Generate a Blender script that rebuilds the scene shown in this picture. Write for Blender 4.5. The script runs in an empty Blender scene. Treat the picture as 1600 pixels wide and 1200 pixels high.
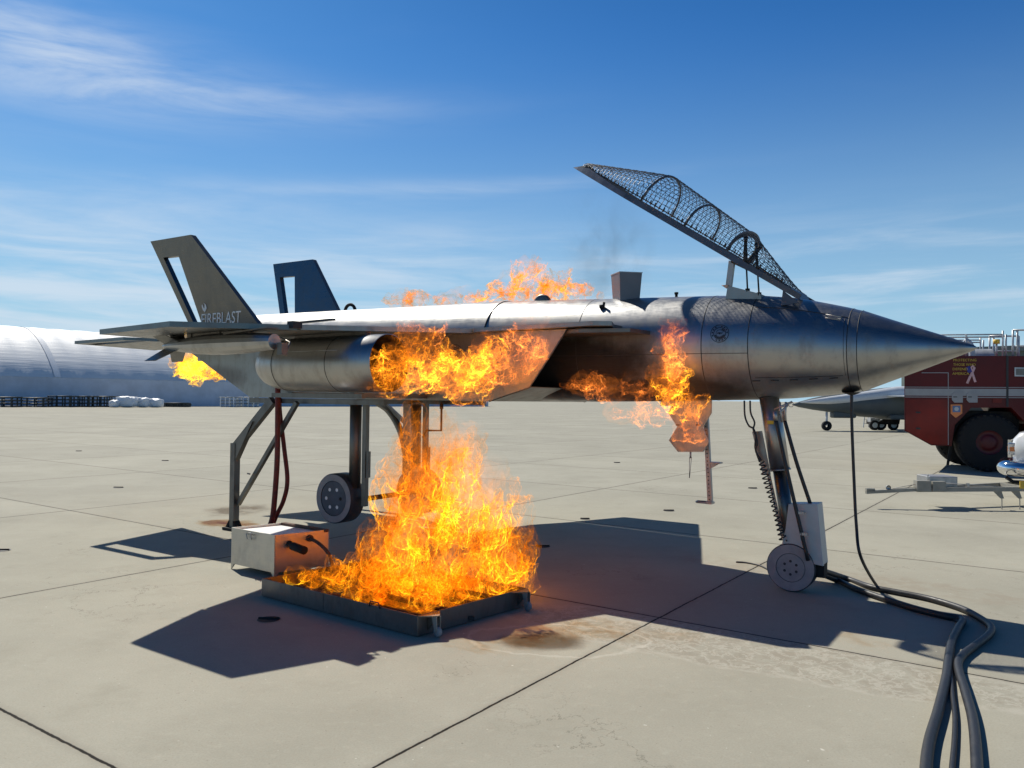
import bpy, math, random
import numpy as np
from mathutils import Vector, Matrix, noise as mn
R = math.radians
C = bpy.context.scene.collection
random.seed(7)
# ---------------------------------------------------------------- camera
F, PIT, ROL, H = 1238.7, .01797, .01222, 1.68     # focal (px of a 1600 wide frame), pitch, roll, eye height
cp, sp, cr, sr = math.cos(PIT), math.sin(PIT), math.cos(ROL), math.sin(ROL)
cam = bpy.data.cameras.new('camera'); co = bpy.data.objects.new('camera', cam); C.objects.link(co)
cam.sensor_width = 36; cam.lens = 36*F/1600; cam.clip_end = 6000; cam.clip_start = .05
rt = Vector((cr, -sr*sp, sr*cp)); up = Vector((-sr, -cr*sp, cr*cp)); bk = Vector((0, -cp, -sp))
m = Matrix((rt, up, bk)).transposed().to_4x4(); m.translation = (0, 0, H); co.matrix_world = m
sc = bpy.context.scene; sc.camera = co
sc.render.resolution_x, sc.render.resolution_y = 1024, 768
sc.view_settings.view_transform = 'Standard'; sc.view_settings.look = 'None'; sc.view_settings.gamma = 1
sc.view_settings.exposure = 0.0
sc.cycles.max_bounces = 8; sc.cycles.transparent_max_bounces = 64; sc.cycles.glossy_bounces = 4
sc.cycles.use_denoising = True
sc.cycles.sample_clamp_indirect = 3
# ---------------------------------------------------------------- sun and sky
KX, KY = .489, -.714                               # a point at height z throws its shadow to z*(KX,KY)
EL = math.atan(1/math.hypot(KX, KY)); SD = Vector((-KX, -KY, 1)).normalized()
sl = bpy.data.lights.new('sun', 'SUN'); so = bpy.data.objects.new('sun', sl); C.objects.link(so)
sl.energy = 5.0; sl.angle = R(.53); sl.color = (1, .945, .84)
so.rotation_euler = SD.to_track_quat('Z', 'Y').to_euler(); so.location = (0, 0, 30)

SKYT = (.60, 1.36, 1.90)
class NT:
    "small helper for writing node trees as expressions"
    def __init__(s, tree): s.t = tree
    def n(s, typ, props=None, **ins):
        nd = s.t.nodes.new(typ)
        for k, v in (props or {}).items(): setattr(nd, k, v)
        for k, v in ins.items():
            key = int(k[1:]) if k[0] == '_' and k[1:].isdigit() else k.replace('_', ' ')
            s.put(nd.inputs[key], v)
        return nd
    def put(s, sock, v):
        if isinstance(v, bpy.types.NodeSocket): s.t.links.new(v, sock)
        else:
            if sock.type == 'RGBA' and len(v) == 3: v = (*v, 1)
            sock.default_value = v
    def m(s, op, a, b=0.0, c=0.0, clamp=False):
        nd = s.t.nodes.new('ShaderNodeMath'); nd.operation = op; nd.use_clamp = clamp
        for i, v in enumerate((a, b, c)): s.put(nd.inputs[i], v)
        return nd.outputs[0]
    def v(s, op, a, b=(0, 0, 0)):
        nd = s.t.nodes.new('ShaderNodeVectorMath'); nd.operation = op
        s.put(nd.inputs[0], a)
        if op == 'SCALE': s.put(nd.inputs['Scale'], b)
        else: s.put(nd.inputs[1], b)
        return nd.outputs['Value'] if op in ('DOT_PRODUCT', 'LENGTH', 'DISTANCE') else nd.outputs[0]
    def noise(s, vec, scale, detail=4, rough=.55, dist=0, out='Fac'):
        return s.n('ShaderNodeTexNoise', Vector=vec, Scale=scale, Detail=detail, Roughness=rough, Distortion=dist).outputs[0 if out == 'Fac' else 1]
    def ramp(s, f, a, b, lo=0.0, hi=1.0):
        nd = s.n('ShaderNodeMapRange', {'interpolation_type': 'SMOOTHSTEP'}, Value=f, From_Min=a, From_Max=b, To_Min=lo, To_Max=hi)
        return nd.outputs[0]
    def mix(s, f, a, b, typ='MIX'):
        nd = s.t.nodes.new('ShaderNodeMix'); nd.data_type = 'RGBA'; nd.blend_type = typ
        s.put(nd.inputs[0], f); s.put(nd.inputs[6], a); s.put(nd.inputs[7], b)
        return nd.outputs[2]
    def xyz(s, v):
        nd = s.n('ShaderNodeSeparateXYZ', Vector=v); return nd.outputs
    def comb(s, x, y, z): return s.n('ShaderNodeCombineXYZ', X=x, Y=y, Z=z).outputs[0]

w = bpy.data.worlds.new('World'); sc.world = w; w.use_nodes = True
t = NT(w.node_tree); w.node_tree.nodes.clear()
sky = t.n('ShaderNodeTexSky', {'sky_type': 'NISHITA', 'sun_disc': False, 'sun_elevation': EL, 'sun_rotation': math.atan2(SD.x, SD.y),
                               'altitude': 0, 'air_density': 1.0, 'dust_density': .6, 'ozone_density': 3.0})
tc = t.n('ShaderNodeTexCoord').outputs['Generated']
X, Y, Z = t.xyz(tc)
zc = t.m('MAXIMUM', Z, 0.0)
den = t.m('ADD', zc, .09)
px, py = t.m('DIVIDE', X, den), t.m('DIVIDE', Y, den)
q = t.comb(px, py, 0.0)
streak = t.comb(t.m('MULTIPLY', px, .45), t.m('MULTIPLY', py, 1.0), 3.0)
wv = t.v('ADD', streak, t.v('SCALE', t.noise(q, .9, 3, out='Color'), .8))
n1 = t.noise(wv, .75, 7, .62)
n2 = t.noise(t.comb(t.m('MULTIPLY', X, 3.0), t.m('MULTIPLY', Z, 26.0), 1.7), 1.4, 6, .6, .4)
low = t.m('MULTIPLY', t.ramp(Z, .28, .10), t.ramp(t.m('ADD', n2, t.m('MULTIPLY', X, -.10)), .36, .72))
# thin sheet low in the sky and a brighter feathered patch high on the left
az = t.m('DIVIDE', X, t.m('MAXIMUM', Y, .05))
el = t.m('DIVIDE', Z, t.m('MAXIMUM', t.v('LENGTH', t.comb(X, Y, 0.0)), .05))
def patch(cx, cz, sx, sz, tilt=0.0):
    a = t.m('DIVIDE', t.m('SUBTRACT', az, cx), sx)
    b = t.m('DIVIDE', t.m('SUBTRACT', t.m('SUBTRACT', el, cz), t.m('MULTIPLY', t.m('SUBTRACT', az, cx), tilt)), sz)
    d2 = t.m('ADD', t.m('MULTIPLY', a, a), t.m('MULTIPLY', b, b))
    return t.m('EXPONENT', t.m('MULTIPLY', d2, -1.0))
feather = t.noise(t.comb(t.m('MULTIPLY', az, 2.6), t.m('MULTIPLY', t.m('SUBTRACT', el, t.m('MULTIPLY', az, .03)), 19.0), 4.1), 1.1, 8, .58, .35)
pt = t.m('MULTIPLY', t.m('ADD', t.m('MULTIPLY', patch(-.60, .372, .20, .050, -.04), 1.0), t.m('MULTIPLY', patch(-.36, .350, .22, .024, .05), .5)), t.ramp(feather, .28, .72))
pt = t.m('ADD', pt, t.m('MULTIPLY', patch(-.10, .262, .28, .012, .06), t.ramp(feather, .35, .7, 0, .35)))
pt = t.m('ADD', pt, t.m('MULTIPLY', patch(-.50, .20, .45, .05, -.03), t.ramp(feather, .30, .75, 0, .45)))
cl = t.m('ADD', t.m('MULTIPLY', low, t.ramp(Z, .30, .12, 0, .70)), t.m('ADD', t.m('MULTIPLY', pt, .80), t.m('MULTIPLY', t.ramp(n1, .55, .9), .06)), clamp=True)
cl = t.m('MULTIPLY', t.m('MULTIPLY', cl, t.ramp(Y, 0.0, .3)), t.ramp(Z, .55, .40))
hz = t.m('MULTIPLY', t.m('POWER', t.ramp(Z, .50, -.04), 1.45), t.ramp(Y, -.5, .5, .30, .95))
skyc = t.mix(1.0, t.n('ShaderNodeHueSaturation', Hue=.5, Saturation=1.25, Value=1.0, Color=sky.outputs[0]).outputs[0], SKYT, 'MULTIPLY')
skyc = t.v('SCALE', skyc, t.ramp(Z, .36, .80, 1.0, .50))
col = t.mix(hz, skyc, (8.8, 13.6, 16.8))
col = t.mix(cl, col, (14.5, 16.2, 18.2))
bg = t.n('ShaderNodeBackground', Color=col, Strength=.048)
t.t.links.new(bg.outputs[0], t.n('ShaderNodeOutputWorld').inputs[0])

# ---------------------------------------------------------------- frames of reference
TH = R(33.2); DV = Vector((math.cos(TH), -math.sin(TH), 0)); NV = Vector((math.sin(TH), math.cos(TH), 0))
YC = 7.5                                            # the jet's long axis lies 7.5 m from the viewpoint
def J(x, y, z=0.0): return DV*x + NV*y + Vector((0, 0, z))     # jet frame -> world
def ray(p):
    x, y = p[0]-800, p[1]-600; x, y = cr*x+sr*y, -sr*x+cr*y
    return Vector((x, F*cp+y*sp, F*sp-y*cp))/F
def at(p, z=0.0):                                   # pixel -> world point at height z
    r = ray(p); k = (z-H)/r.z; return Vector((r.x*k, r.y*k, z))
def atD(p, D): r = ray(p); k = D/r.y; return Vector((r.x*k, D, H+r.z*k))
def jy(p, y):                                       # pixel -> jet frame point at side distance y
    r = ray(p); k = y/(r.x*NV.x+r.y*NV.y); return Vector(((r.x*DV.x+r.y*DV.y)*k, y, H+r.z*k))
def jz(p, z): w_ = at(p, z); return Vector((w_.dot(DV), w_.dot(NV), z))

# ---------------------------------------------------------------- materials
def newmat(name):
    m_ = bpy.data.materials.new(name); m_.use_nodes = True; m_.node_tree.nodes.clear(); return m_, NT(m_.node_tree)
def finish(t, bsdf): t.t.links.new(bsdf, t.n('ShaderNodeOutputMaterial').inputs[0])
def simple(name, col, rough=.6, metal=0.0, var=.15, scale=6, bump=0.0, spec=.5, coat=0.0, dirt=None):
    m_, t = newmat(name)
    o = t.n('ShaderNodeTexCoord').outputs['Object']
    n = t.noise(o, scale, 5, .6)
    c = t.mix(t.ramp(n, .3, .7), [x*(1-var) for x in col], [min(1, x*(1+var)) for x in col])
    if dirt:
        c = t.mix(t.ramp(t.noise(o, scale*2.3, 6, .7), .55, .75, 0, dirt[1]), c, dirt[0])
    b = t.n('ShaderNodeBsdfPrincipled', Base_Color=c, Roughness=t.ramp(n, .2, .8, rough*.85, min(1, rough*1.15)), Metallic=metal)
    b.inputs['Specular IOR Level'].default_value = spec; b.inputs['Coat Weight'].default_value = coat
    if bump:
        bb = t.n('ShaderNodeBump', Strength=bump, Distance=.01, Height=t.noise(o, scale*4, 6, .7)); t.t.links.new(bb.outputs[0], b.inputs['Normal'])
    finish(t, b.outputs[0]); return m_
def steel(name, base=(.36, .36, .355), rough=.34, soot=None, grain=(1, 60, 60), stain=.35, bump=.12):
    "brushed stainless sheet; soot = list of (centre, radius xyz, amount) in object space"
    m_, t = newmat(name)
    o = t.n('ShaderNodeTexCoord').outputs['Object']
    br = t.noise(t.v('MULTIPLY', o, grain), 3.0, 5, .65)
    cl_ = t.noise(o, 2.2, 5, .6); st = t.noise(t.v('MULTIPLY', o, (1.6, 1.6, .7)), 5.0, 7, .7)
    c = t.mix(t.ramp(st, .45, .72, 0, stain), base, (base[0]*.55, base[1]*.47, base[2]*.38))
    c = t.mix(t.ramp(cl_, .35, .7, 0, .25), c, (base[0]*1.25, base[1]*1.25, base[2]*1.27))
    rg = t.m('ADD', t.ramp(br, .25, .75, rough-.07, rough+.09), t.ramp(st, .4, .7, 0, .12))
    metal = 1.0
    if soot:
        tot = 0.0
        sn = t.noise(o, 3.2, 7, .62)
        for (cx, cy, cz), (rx, ry, rz), am in soot:
            d_ = t.v('LENGTH', t.v('DIVIDE', t.v('SUBTRACT', o, (cx, cy, cz)), (rx, ry, rz)))
            f = t.m('MULTIPLY', t.ramp(t.m('ADD', d_, t.m('MULTIPLY', t.m('SUBTRACT', sn, .5), .5)), 1.0, .45), am)
            tot = t.m('MAXIMUM', tot, f)
        c = t.mix(tot, c, (.012, .010, .009)); rg = t.m('ADD', rg, t.m('MULTIPLY', tot, .35), clamp=True)
        metal = t.m('SUBTRACT', 1.0, tot)
    b = t.n('ShaderNodeBsdfPrincipled', Base_Color=c, Roughness=rg, Metallic=metal)
    bm_ = t.n('ShaderNodeBump', Strength=bump, Distance=.004, Height=t.m('ADD', t.m('MULTIPLY', br, .25), t.noise(o, 1.7, 3, .5)))
    t.t.links.new(bm_.outputs[0], b.inputs['Normal'])
    finish(t, b.outputs[0]); return m_
M = {}
RX, RY = -3.0, YC                                    # the jet's root in the jet frame
M['steel'] = steel('brushed_steel')
M['fus'] = steel('fuselage_steel', (.36, .365, .37), .34, bump=.012, soot=[((-1.1, -.45, 2.02), (1.75, .55, .56), 1.0), ((.05, -.30, 1.72), (1.35, .5, .36), .95), ((-1.3, 0, 2.1), (.9, .6, .25), .9)])
M['panel'] = steel('panel_steel', (.34, .33, .305), .42, grain=(60, 1, 1))
M['spanel'] = steel('side_panel_steel', (.34, .33, .305), .42, grain=(60, 1, 1), soot=[((-2.3, -1.0, 2.25), (1.5, .3, .30), .55), ((-5.9, -1.0, 1.9), (.8, .3, .2), .3)])
M['fin'] = steel('fin_steel', (.17, .17, .165), .30, stain=.15)
M['dsteel'] = steel('weathered_steel', (.20, .19, .175), .45)
M['nac'] = steel('nacelle_steel', (.40, .40, .395), .33, grain=(40, 3, 3))
M['black'] = simple('soot_black', (.012, .011, .010), .8)
M['seam'] = simple('seam_dark', (.03, .03, .032), .6)
M['rubber'] = simple('black_rubber', (.014, .014, .016), .55, spec=.4)
M['hose'] = simple('cable_rubber', (.022, .023, .027), .5, var=.3, scale=30, spec=.5, dirt=((.10, .09, .08), .35))
M['red_hose'] = simple('red_hose', (.16, .022, .016), .6, var=.3, scale=20)
M['wheelg'] = simple('wheel_grey_paint', (.28, .285, .30), .5, var=.12, scale=8, dirt=((.08, .08, .08), .3))
M['tyre_dark'] = simple('wheel_tread_dark', (.04, .042, .05), .5)
M['greyp'] = simple('grey_box_paint', (.15, .165, .19), .45, var=.08); M['boxp'] = simple('pale_box_paint', (.52, .53, .52), .45, var=.06, dirt=((.3, .28, .25), .2)); M['white'] = simple('white_paint', (.86, .86, .85), .5, var=.05)
M['rust'] = simple('rusty_pipe', (.10, .05, .03), .75, var=.4, scale=25, bump=.2)
M['galv'] = steel('galvanised', (.45, .45, .44), .5, grain=(8, 8, 8))
M['wire'] = simple('mesh_wire', (.10, .11, .13), .45, metal=.8, var=.3, scale=40)
M['rail'] = simple('canopy_rail_paint', (.07, .085, .12), .45, metal=.3, var=.2, scale=9)
M['yellow'] = simple('yellow_label', (.7, .5, .03), .5)

# ---------------------------------------------------------------- mesh helpers
class MB:
    def __init__(s): s.v = []; s.f = []; s.sm = []
    def add(s, vs, fs, smooth=False):
        b = len(s.v); s.v += [Vector(v) for v in vs]; s.f += [[i+b for i in f] for f in fs]; s.sm += [smooth]*len(fs); return s
    def hexa(s, p):                                  # 8 corners: bottom ring 0-3, top ring 4-7
        return s.add(p, [(0, 3, 2, 1), (4, 5, 6, 7), (0, 1, 5, 4), (1, 2, 6, 5), (2, 3, 7, 6), (3, 0, 4, 7)])
    def box(s, a, b):
        x0, y0, z0 = a; x1, y1, z1 = b
        return s.hexa([(x0, y0, z0), (x1, y0, z0), (x1, y1, z0), (x0, y1, z0), (x0, y0, z1), (x1, y0, z1), (x1, y1, z1), (x0, y1, z1)])
    def bar(s, a, b, w_, h_, up_=(0, 0, 1)):         # rectangular bar between two points
        a, b = Vector(a), Vector(b); d = (b-a).normalized(); u = Vector(up_)
        if abs(d.dot(u)) > .95: u = Vector((0, 1, 0))
        sd = d.cross(u).normalized()*w_/2; uu = sd.cross(d).normalized()*h_/2
        return s.hexa([a-sd-uu, a+sd-uu, b+sd-uu, b-sd-uu, a-sd+uu, a+sd+uu, b+sd+uu, b-sd+uu])
    def tube(s, pts, r, n=8, cap=True, smooth=True):
        pts = [Vector(p) for p in pts]; rs = r if isinstance(r, (list, tuple)) else [r]*len(pts)
        vs, fs = [], []; u = None
        for i, p in enumerate(pts):
            d = (pts[min(i+1, len(pts)-1)]-pts[max(i-1, 0)]).normalized()
            if u is None: u = d.orthogonal().normalized()
            u = (u-d*u.dot(d)).normalized(); v_ = d.cross(u)
            for k in range(n):
                a = 2*math.pi*k/n; vs.append(p+(u*math.cos(a)+v_*math.sin(a))*rs[i])
        for i in range(len(pts)-1):
            for k in range(n):
                k2 = (k+1) % n; fs.append((i*n+k, i*n+k2, (i+1)*n+k2, (i+1)*n+k))
        s.add(vs, fs, smooth)
        if cap:
            b = len(s.v)-len(vs); L = len(pts)-1
            s.f += [[b+k for k in range(n)][::-1], [b+L*n+k for k in range(n)]]; s.sm += [False]*2
        return s
    def lathe(s, prof, o, ax=(1, 0, 0), n=48, smooth=True, a0=0, a1=2*math.pi):   # prof: (along, radius[, dz])
        o, ax = Vector(o), Vector(ax).normalized(); u = Vector((0, 0, 1)) if abs(ax.z) < .9 else Vector((1, 0, 0))
        u = (u-ax*u.dot(ax)).normalized(); v_ = ax.cross(u); full = abs(a1-a0-2*math.pi) < 1e-6; nn = n if full else n+1
        vs, fs = [], []
        for pr in prof:
            for k in range(nn):
                a = a0+(a1-a0)*k/n; vs.append(o+ax*pr[0]+(u*math.cos(a)+v_*math.sin(a))*pr[1]+Vector((0, 0, pr[2] if len(pr) > 2 else 0)))
        for i in range(len(prof)-1):
            for k in range(n):
                k2 = (k+1) % nn if full else k+1
                fs.append((i*nn+k, i*nn+k2, (i+1)*nn+k2, (i+1)*nn+k))
        return s.add(vs, fs, smooth)
    def prism(s, poly, vec):                         # polygon (list of 3d points) extruded by vec
        n = len(poly); P = [Vector(p) for p in poly]; vec = Vector(vec)
        return s.add(P+[p+vec for p in P], [tuple(range(n))[::-1], tuple(range(n, 2*n))]+[(i, (i+1) % n, n+(i+1) % n, n+i) for i in range(n)])
    def holed(s, outer, inner, vec):                 # quad plate with a quad hole
        vec = Vector(vec)
        for i in range(4):
            j = (i+1) % 4; s.prism([outer[i], outer[j], inner[j], inner[i]], vec)
        return s
    def build(s, name, mat_, parent=None, org=(0, 0, 0), bevel=0, rot=None, loc=None):
        me = bpy.data.meshes.new(name); o_ = Vector(org)
        me.from_pydata([tuple(v-o_) for v in s.v], [], s.f); me.update()
        me.polygons.foreach_set('use_smooth', s.sm)
        import bmesh
        bm = bmesh.new(); bm.from_mesh(me); bmesh.ops.remove_doubles(bm, verts=bm.verts, dist=1e-5); bmesh.ops.recalc_face_normals(bm, faces=bm.faces); bm.to_mesh(me); bm.free()
        me.materials.append(M[mat_] if isinstance(mat_, str) else mat_)
        ob = bpy.data.objects.new(name, me); C.objects.link(ob)
        if parent: ob.parent = parent
        if loc is not None: ob.location = loc
        if rot is not None: ob.rotation_euler = (0, 0, rot)
        if bevel:
            b = ob.modifiers.new('bevel', 'BEVEL'); b.width = bevel; b.segments = 2; b.limit_method = 'ANGLE'; b.angle_limit = R(40)
        return ob
def tag(o, label, cat, group=None, kind=None):
    if label: o['label'] = label
    if cat: o['category'] = cat
    if group: o['group'] = group
    if kind: o['kind'] = kind
    return o
def thing(name, label, cat, loc=(0, 0, 0), rz=0.0, group=None):
    o = bpy.data.objects.new(name, None); C.objects.link(o); o.location = loc; o.rotation_euler = (0, 0, rz)
    o.empty_display_size = .2
    return tag(o, label, cat, group)
def copytree(o, parent=None):
    c = o.copy(); C.objects.link(c); c.parent = parent
    for ch in list(o.children): copytree(ch, c)
    return c
def smooth_path(pts, n=8):
    P = [Vector(p) for p in pts]; P = [P[0]*2-P[1]]+P+[P[-1]*2-P[-2]]; out = []
    for i in range(1, len(P)-2):
        a, b, c, d = P[i-1:i+3]
        for k in range(n):
            s_ = k/n; out.append(.5*((2*b)+(c-a)*s_+(2*a-5*b+4*c-d)*s_*s_+(3*b-a-3*c+d)*s_**3))
    return out+[P[-2]]

# ---------------------------------------------------------------- the apron
def ground_mat():
    m_, t = newmat('apron_concrete')
    o = t.n('ShaderNodeTexCoord').outputs['Object']; X, Y, Z = t.xyz(o)
    ph = .6094; s_, c_ = math.sin(ph), math.cos(ph)
    u = t.m('ADD', t.m('MULTIPLY', X, s_), t.m('MULTIPLY', Y, c_)); v = t.m('SUBTRACT', t.m('MULTIPLY', X, c_), t.m('MULTIPLY', Y, s_))
    wob = t.m('MULTIPLY', t.m('SUBTRACT', t.noise(o, 6.0, 4, .7), .5), .022)
    def joint(a, a0, sp_):
        k = t.m('DIVIDE', t.m('SUBTRACT', a, a0), sp_)
        fr = t.m('SUBTRACT', k, t.m('ROUND', k)); cell = t.m('FLOOR', k)
        return t.m('ABSOLUTE', t.m('ADD', t.m('MULTIPLY', fr, sp_), wob)), cell
    d1, c1 = joint(u, 1.932, 3.78); d2, c2 = joint(v, -2.57, 4.548)
    wn = t.n('ShaderNodeTexWhiteNoise', {'noise_dimensions': '3D'}, Vector=t.comb(c1, c2, 0.0)).outputs[0]
    base = t.mix(t.ramp(t.noise(o, .55, 5, .6), .3, .7), (.340, .325, .262), (.420, .402, .326))
    base = t.mix(t.ramp(t.noise(o, .13, 4, .6), .35, .65, 0, .35), base, (.43, .41, .325))
    base = t.mix(t.ramp(wn, 0, 1, 0, .35), base, (.31, .295, .24))
    fine = t.noise(o, 90, 4, .75)
    base = t.mix(t.ramp(fine, .35, .75, 0, .32), base, (.20, .185, .15))
    mid = t.noise(t.v('MULTIPLY', o, (1, 1, 1)), 14, 6, .75)
    base = t.mix(t.ramp(mid, .5, .8, 0, .38), base, (.48, .46, .38))
    base = t.mix(t.ramp(t.noise(o, 38, 2, .5), .70, .76, 0, .6), base, (.16, .145, .12))   # pits
    base = t.mix(t.ramp(t.noise(o, 1.9, 7, .68), .50, .74, 0, .30), base, (.25, .235, .18))
    ck = t.m('MULTIPLY', t.ramp(t.m('ABSOLUTE', t.m('SUBTRACT', t.noise(o, .8, 9, .60), .5)), .0022, .0006), t.ramp(t.noise(o, .37, 2, .5), .54, .62, 0, .55))
    base = t.mix(ck, base, (.09, .08, .06))
    base = t.mix(t.ramp(t.noise(t.v('MULTIPLY', o, (1, 1, 1)), 26, 1, .5), .78, .80, 0, .8), base, (.62, .60, .52))
    def blob(p, rx, ry, rot, amp=.9, fs=2.2):
        c = at(p); d = t.v('SUBTRACT', o, tuple(c)); dx, dy, _ = t.xyz(d)
        a, b = math.cos(rot), math.sin(rot)
        ux = t.m('DIVIDE', t.m('ADD', t.m('MULTIPLY', dx, a), t.m('MULTIPLY', dy, b)), rx)
        uy = t.m('DIVIDE', t.m('SUBTRACT', t.m('MULTIPLY', dy, a), t.m('MULTIPLY', dx, b)), ry)
        r_ = t.v('LENGTH', t.comb(ux, uy, 0.0))
        return t.m('ADD', r_, t.m('MULTIPLY', t.m('SUBTRACT', t.noise(o, fs, 6, .65), .5), amp))
    wet = blob((1130, 1010), 2.0, .42, R(-33)); salt = t.noise(o, 3.4, 8, .72, 1.6)
    w1 = t.ramp(wet, 1.05, .85)
    base = t.mix(t.m('MULTIPLY', w1, t.ramp(salt, .42, .58, .55, 0)), base, (.27, .24, .185))
    base = t.mix(t.m('MULTIPLY', w1, t.ramp(t.m('ABSOLUTE', t.m('SUBTRACT', t.noise(o, 7.0, 7, .68, .5), .5)), .045, 0, 0, .55)), base, (.50, .475, .40))
    rim = t.m('MULTIPLY', t.ramp(t.m('ABSOLUTE', t.m('SUBTRACT', wet, 1.0)), .10, .0), t.ramp(salt, .4, .6, .2, .8))
    base = t.mix(t.m('MULTIPLY', rim, .45), base, (.52, .49, .42))
    w2 = t.ramp(blob((1330, 905), 1.9, .40, R(-33), .8), 1.1, .7)
    base = t.mix(t.m('MULTIPLY', w2, t.ramp(t.noise(o, 5, 6, .7, .6), .4, .6, .1, .6)), base, (.30, .26, .20))
    st = t.ramp(blob((848, 1002), .36, .26, 0, .7, 3), 1.0, .45); base = t.mix(t.m('MULTIPLY', st, .85), base, (.085, .058, .032))
    ring = .6; ring = t.ramp(t.m('ABSOLUTE', t.m('SUBTRACT', blob((870, 1000), .62, .36, 0, .7, 3), 1.0)), .07, 0, 0, .45); base = t.mix(ring, base, (.55, .53, .45))
    s2 = t.ramp(blob((372, 797), .55, .75, 0, 1.0, 2), 1.0, .4); base = t.mix(t.m('MULTIPLY', s2, t.ramp(t.noise(o, 2.5, 5, .7), .4, .6, .3, .85)), base, (.11, .082, .05))
    wd = t.m('ADD', .0042, t.m('MULTIPLY', t.noise(o, 3, 4, .7), .006))
    dj = t.m('MINIMUM', d1, d2); jm = t.ramp(t.m('SUBTRACT', dj, wd), .004, -.002)
    halo = t.ramp(t.m('ADD', dj, t.m('MULTIPLY', t.noise(o, 9, 5, .7), .05)), 0.09, .02, 0, .42)
    base = t.mix(halo, base, (.26, .235, .19)); base = t.mix(jm, base, (.012, .010, .007))
    b = t.n('ShaderNodeBsdfPrincipled', Base_Color=base, Roughness=t.m('SUBTRACT', .88, t.m('MULTIPLY', w1, .12)))
    b.inputs['Specular IOR Level'].default_value = .2; hgt = t.m('SUBTRACT', t.m('ADD', t.m('MULTIPLY', fine, .25), t.m('MULTIPLY', mid, .5)), t.m('MULTIPLY', jm, 2.0))
    bb = t.n('ShaderNodeBump', Strength=.28, Distance=.006, Height=hgt); t.t.links.new(bb.outputs[0], b.inputs['Normal'])
    finish(t, b.outputs[0]); return m_
M['ground'] = ground_mat()
g = MB().add([(-3000, -60, 0), (3000, -60, 0), (3000, 4000, 0), (-3000, 4000, 0)], [(0, 1, 2, 3)]).build('ground', 'ground'); g['kind'] = 'structure'
#@@OBJECTS
# ---------------------------------------------------------------- the training jet
jet = thing('training_jet', 'stainless steel fire training mock-up of a fighter jet with open mesh canopy', 'aircraft trainer', J(RX, RY, 0), -TH)
ORG = (RX, RY, 0)
def jp(mb, name, mat_, parent=jet, bevel=0): return mb.build(name, mat_, parent, ORG, bevel)
def sub(mb, name, mat_, parent, bevel=0): return mb.build(name, mat_, parent, ORG, bevel)
M['mid'] = steel('mid_steel', rough=.34, soot=[((-1.1, -.45, 2.02), (1.75, .55, .56), 1.0)])
# fuselage barrel: (x, radius, centre z)
PROF = [(-.37, .004, 2.14), (-.39, .02, 2.14), (-.45, .045, 2.14), (-.77, .172, 2.135), (-1.0, .262, 2.133), (-1.22, .35, 2.132), (-1.34, .378, 2.14), (-1.48, .405, 2.15),
        (-1.65, .436, 2.162), (-1.82, .462, 2.172), (-2.1, .487, 2.182), (-2.48, .503, 2.188), (-2.97, .518, 2.19), (-3.4, .53, 2.192), (-3.84, .54, 2.195), (-4.5, .55, 2.21), (-4.97, .555, 2.22)]
def fr(x):
    for (a, ra, za), (b, rb, zb) in zip(PROF, PROF[1:]):
        if b <= x <= a: k = (x-a)/(b-a); return ra+(rb-ra)*k, za+(zb-za)*k
def fpt(x, ang, off=0.0):                           # ang: 0 = top, 90 deg = near side (toward the viewer)
    r_, z_ = fr(x); r_ += off; return Vector((x, YC-math.sin(ang)*r_, z_+math.cos(ang)*r_))
def lprof(xs, extra=0.0): return [(x, fr(x)[0]+extra, fr(x)[1]) for x in xs]
def seg(a, b): return [a]+[p[0] for p in PROF if b < p[0] < a]+[b]
mb = MB(); mb.lathe([(x, r_, z_) for x, r_, z_ in lprof(seg(-1.225, -3.80))], (0, YC, 0), n=96); fus = jp(mb, 'front_fuselage', 'fus')
mb = MB(); mb.lathe([(x, r_+.002, z_) for x, r_, z_ in lprof(seg(-3.80, -4.97))], (0, YC, 0), n=96); jp(mb, 'mid_fuselage', 'mid')
mb = MB(); mb.lathe([(x, r_+.003, z_) for x, r_, z_ in lprof(seg(-.37, -1.222))], (0, YC, 0), n=96); nose = jp(mb, 'nose_cone', 'steel')
mb = MB()                                            # a lifted lip and fixing points behind the cone
mb.lathe([(-1.227, fr(-1.227)[0]+.002, fr(-1.227)[1]), (-1.223, fr(-1.223)[0]+.005, fr(-1.223)[1]), (-1.219, fr(-1.219)[0]+.002, fr(-1.219)[1])], (0, YC, 0), n=96); sub(mb, 'seam', 'seam', nose)
for x in (-1.30, -2.10, -2.52, -3.80):
    mb = MB(); r_, z_ = fr(x); mb.lathe([(x-.004, r_+.0012, z_), (x, r_+.0025, z_), (x+.004, r_+.0012, z_)], (0, YC, 0), n=96); sub(mb, 'seam', 'seam', fus)
def surf_line(a, b, r_=.0025, n=24):                 # (x, ang) -> (x, ang) line lying on the barrel
    mb = MB(); mb.tube([fpt(a[0]+(b[0]-a[0])*k/n, R(a[1]+(b[1]-a[1])*k/n), .0005) for k in range(n+1)], r_, 5); return mb
sub(surf_line((-2.10, 99), (-4.9, 99), .003), 'panel_joint', 'seam', fus)
hat = jp(surf_line((-1.31, 44), (-2.08, 44), .0035), 'side_hatch', 'seam')
sub(surf_line((-1.33, 46), (-1.32, 128), .002), 'hatch_edge', 'seam', hat); sub(surf_line((-1.34, 128), (-2.06, 127), .003), 'hatch_edge', 'seam', hat)
mb = MB()
for x in (-1.42, -1.50, -1.36): pass
a, b = fpt(-1.36, R(47), .014), fpt(-1.48, R(47), .014)
mb.tube([fpt(-1.36, R(47), .0), a, b, fpt(-1.48, R(47), 0)], .005, 6); mb.tube([fpt(-1.36, R(51), .003), fpt(-1.48, R(51), .003)], .003, 5); sub(mb, 'hatch_handle', 'galv', hat)
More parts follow.
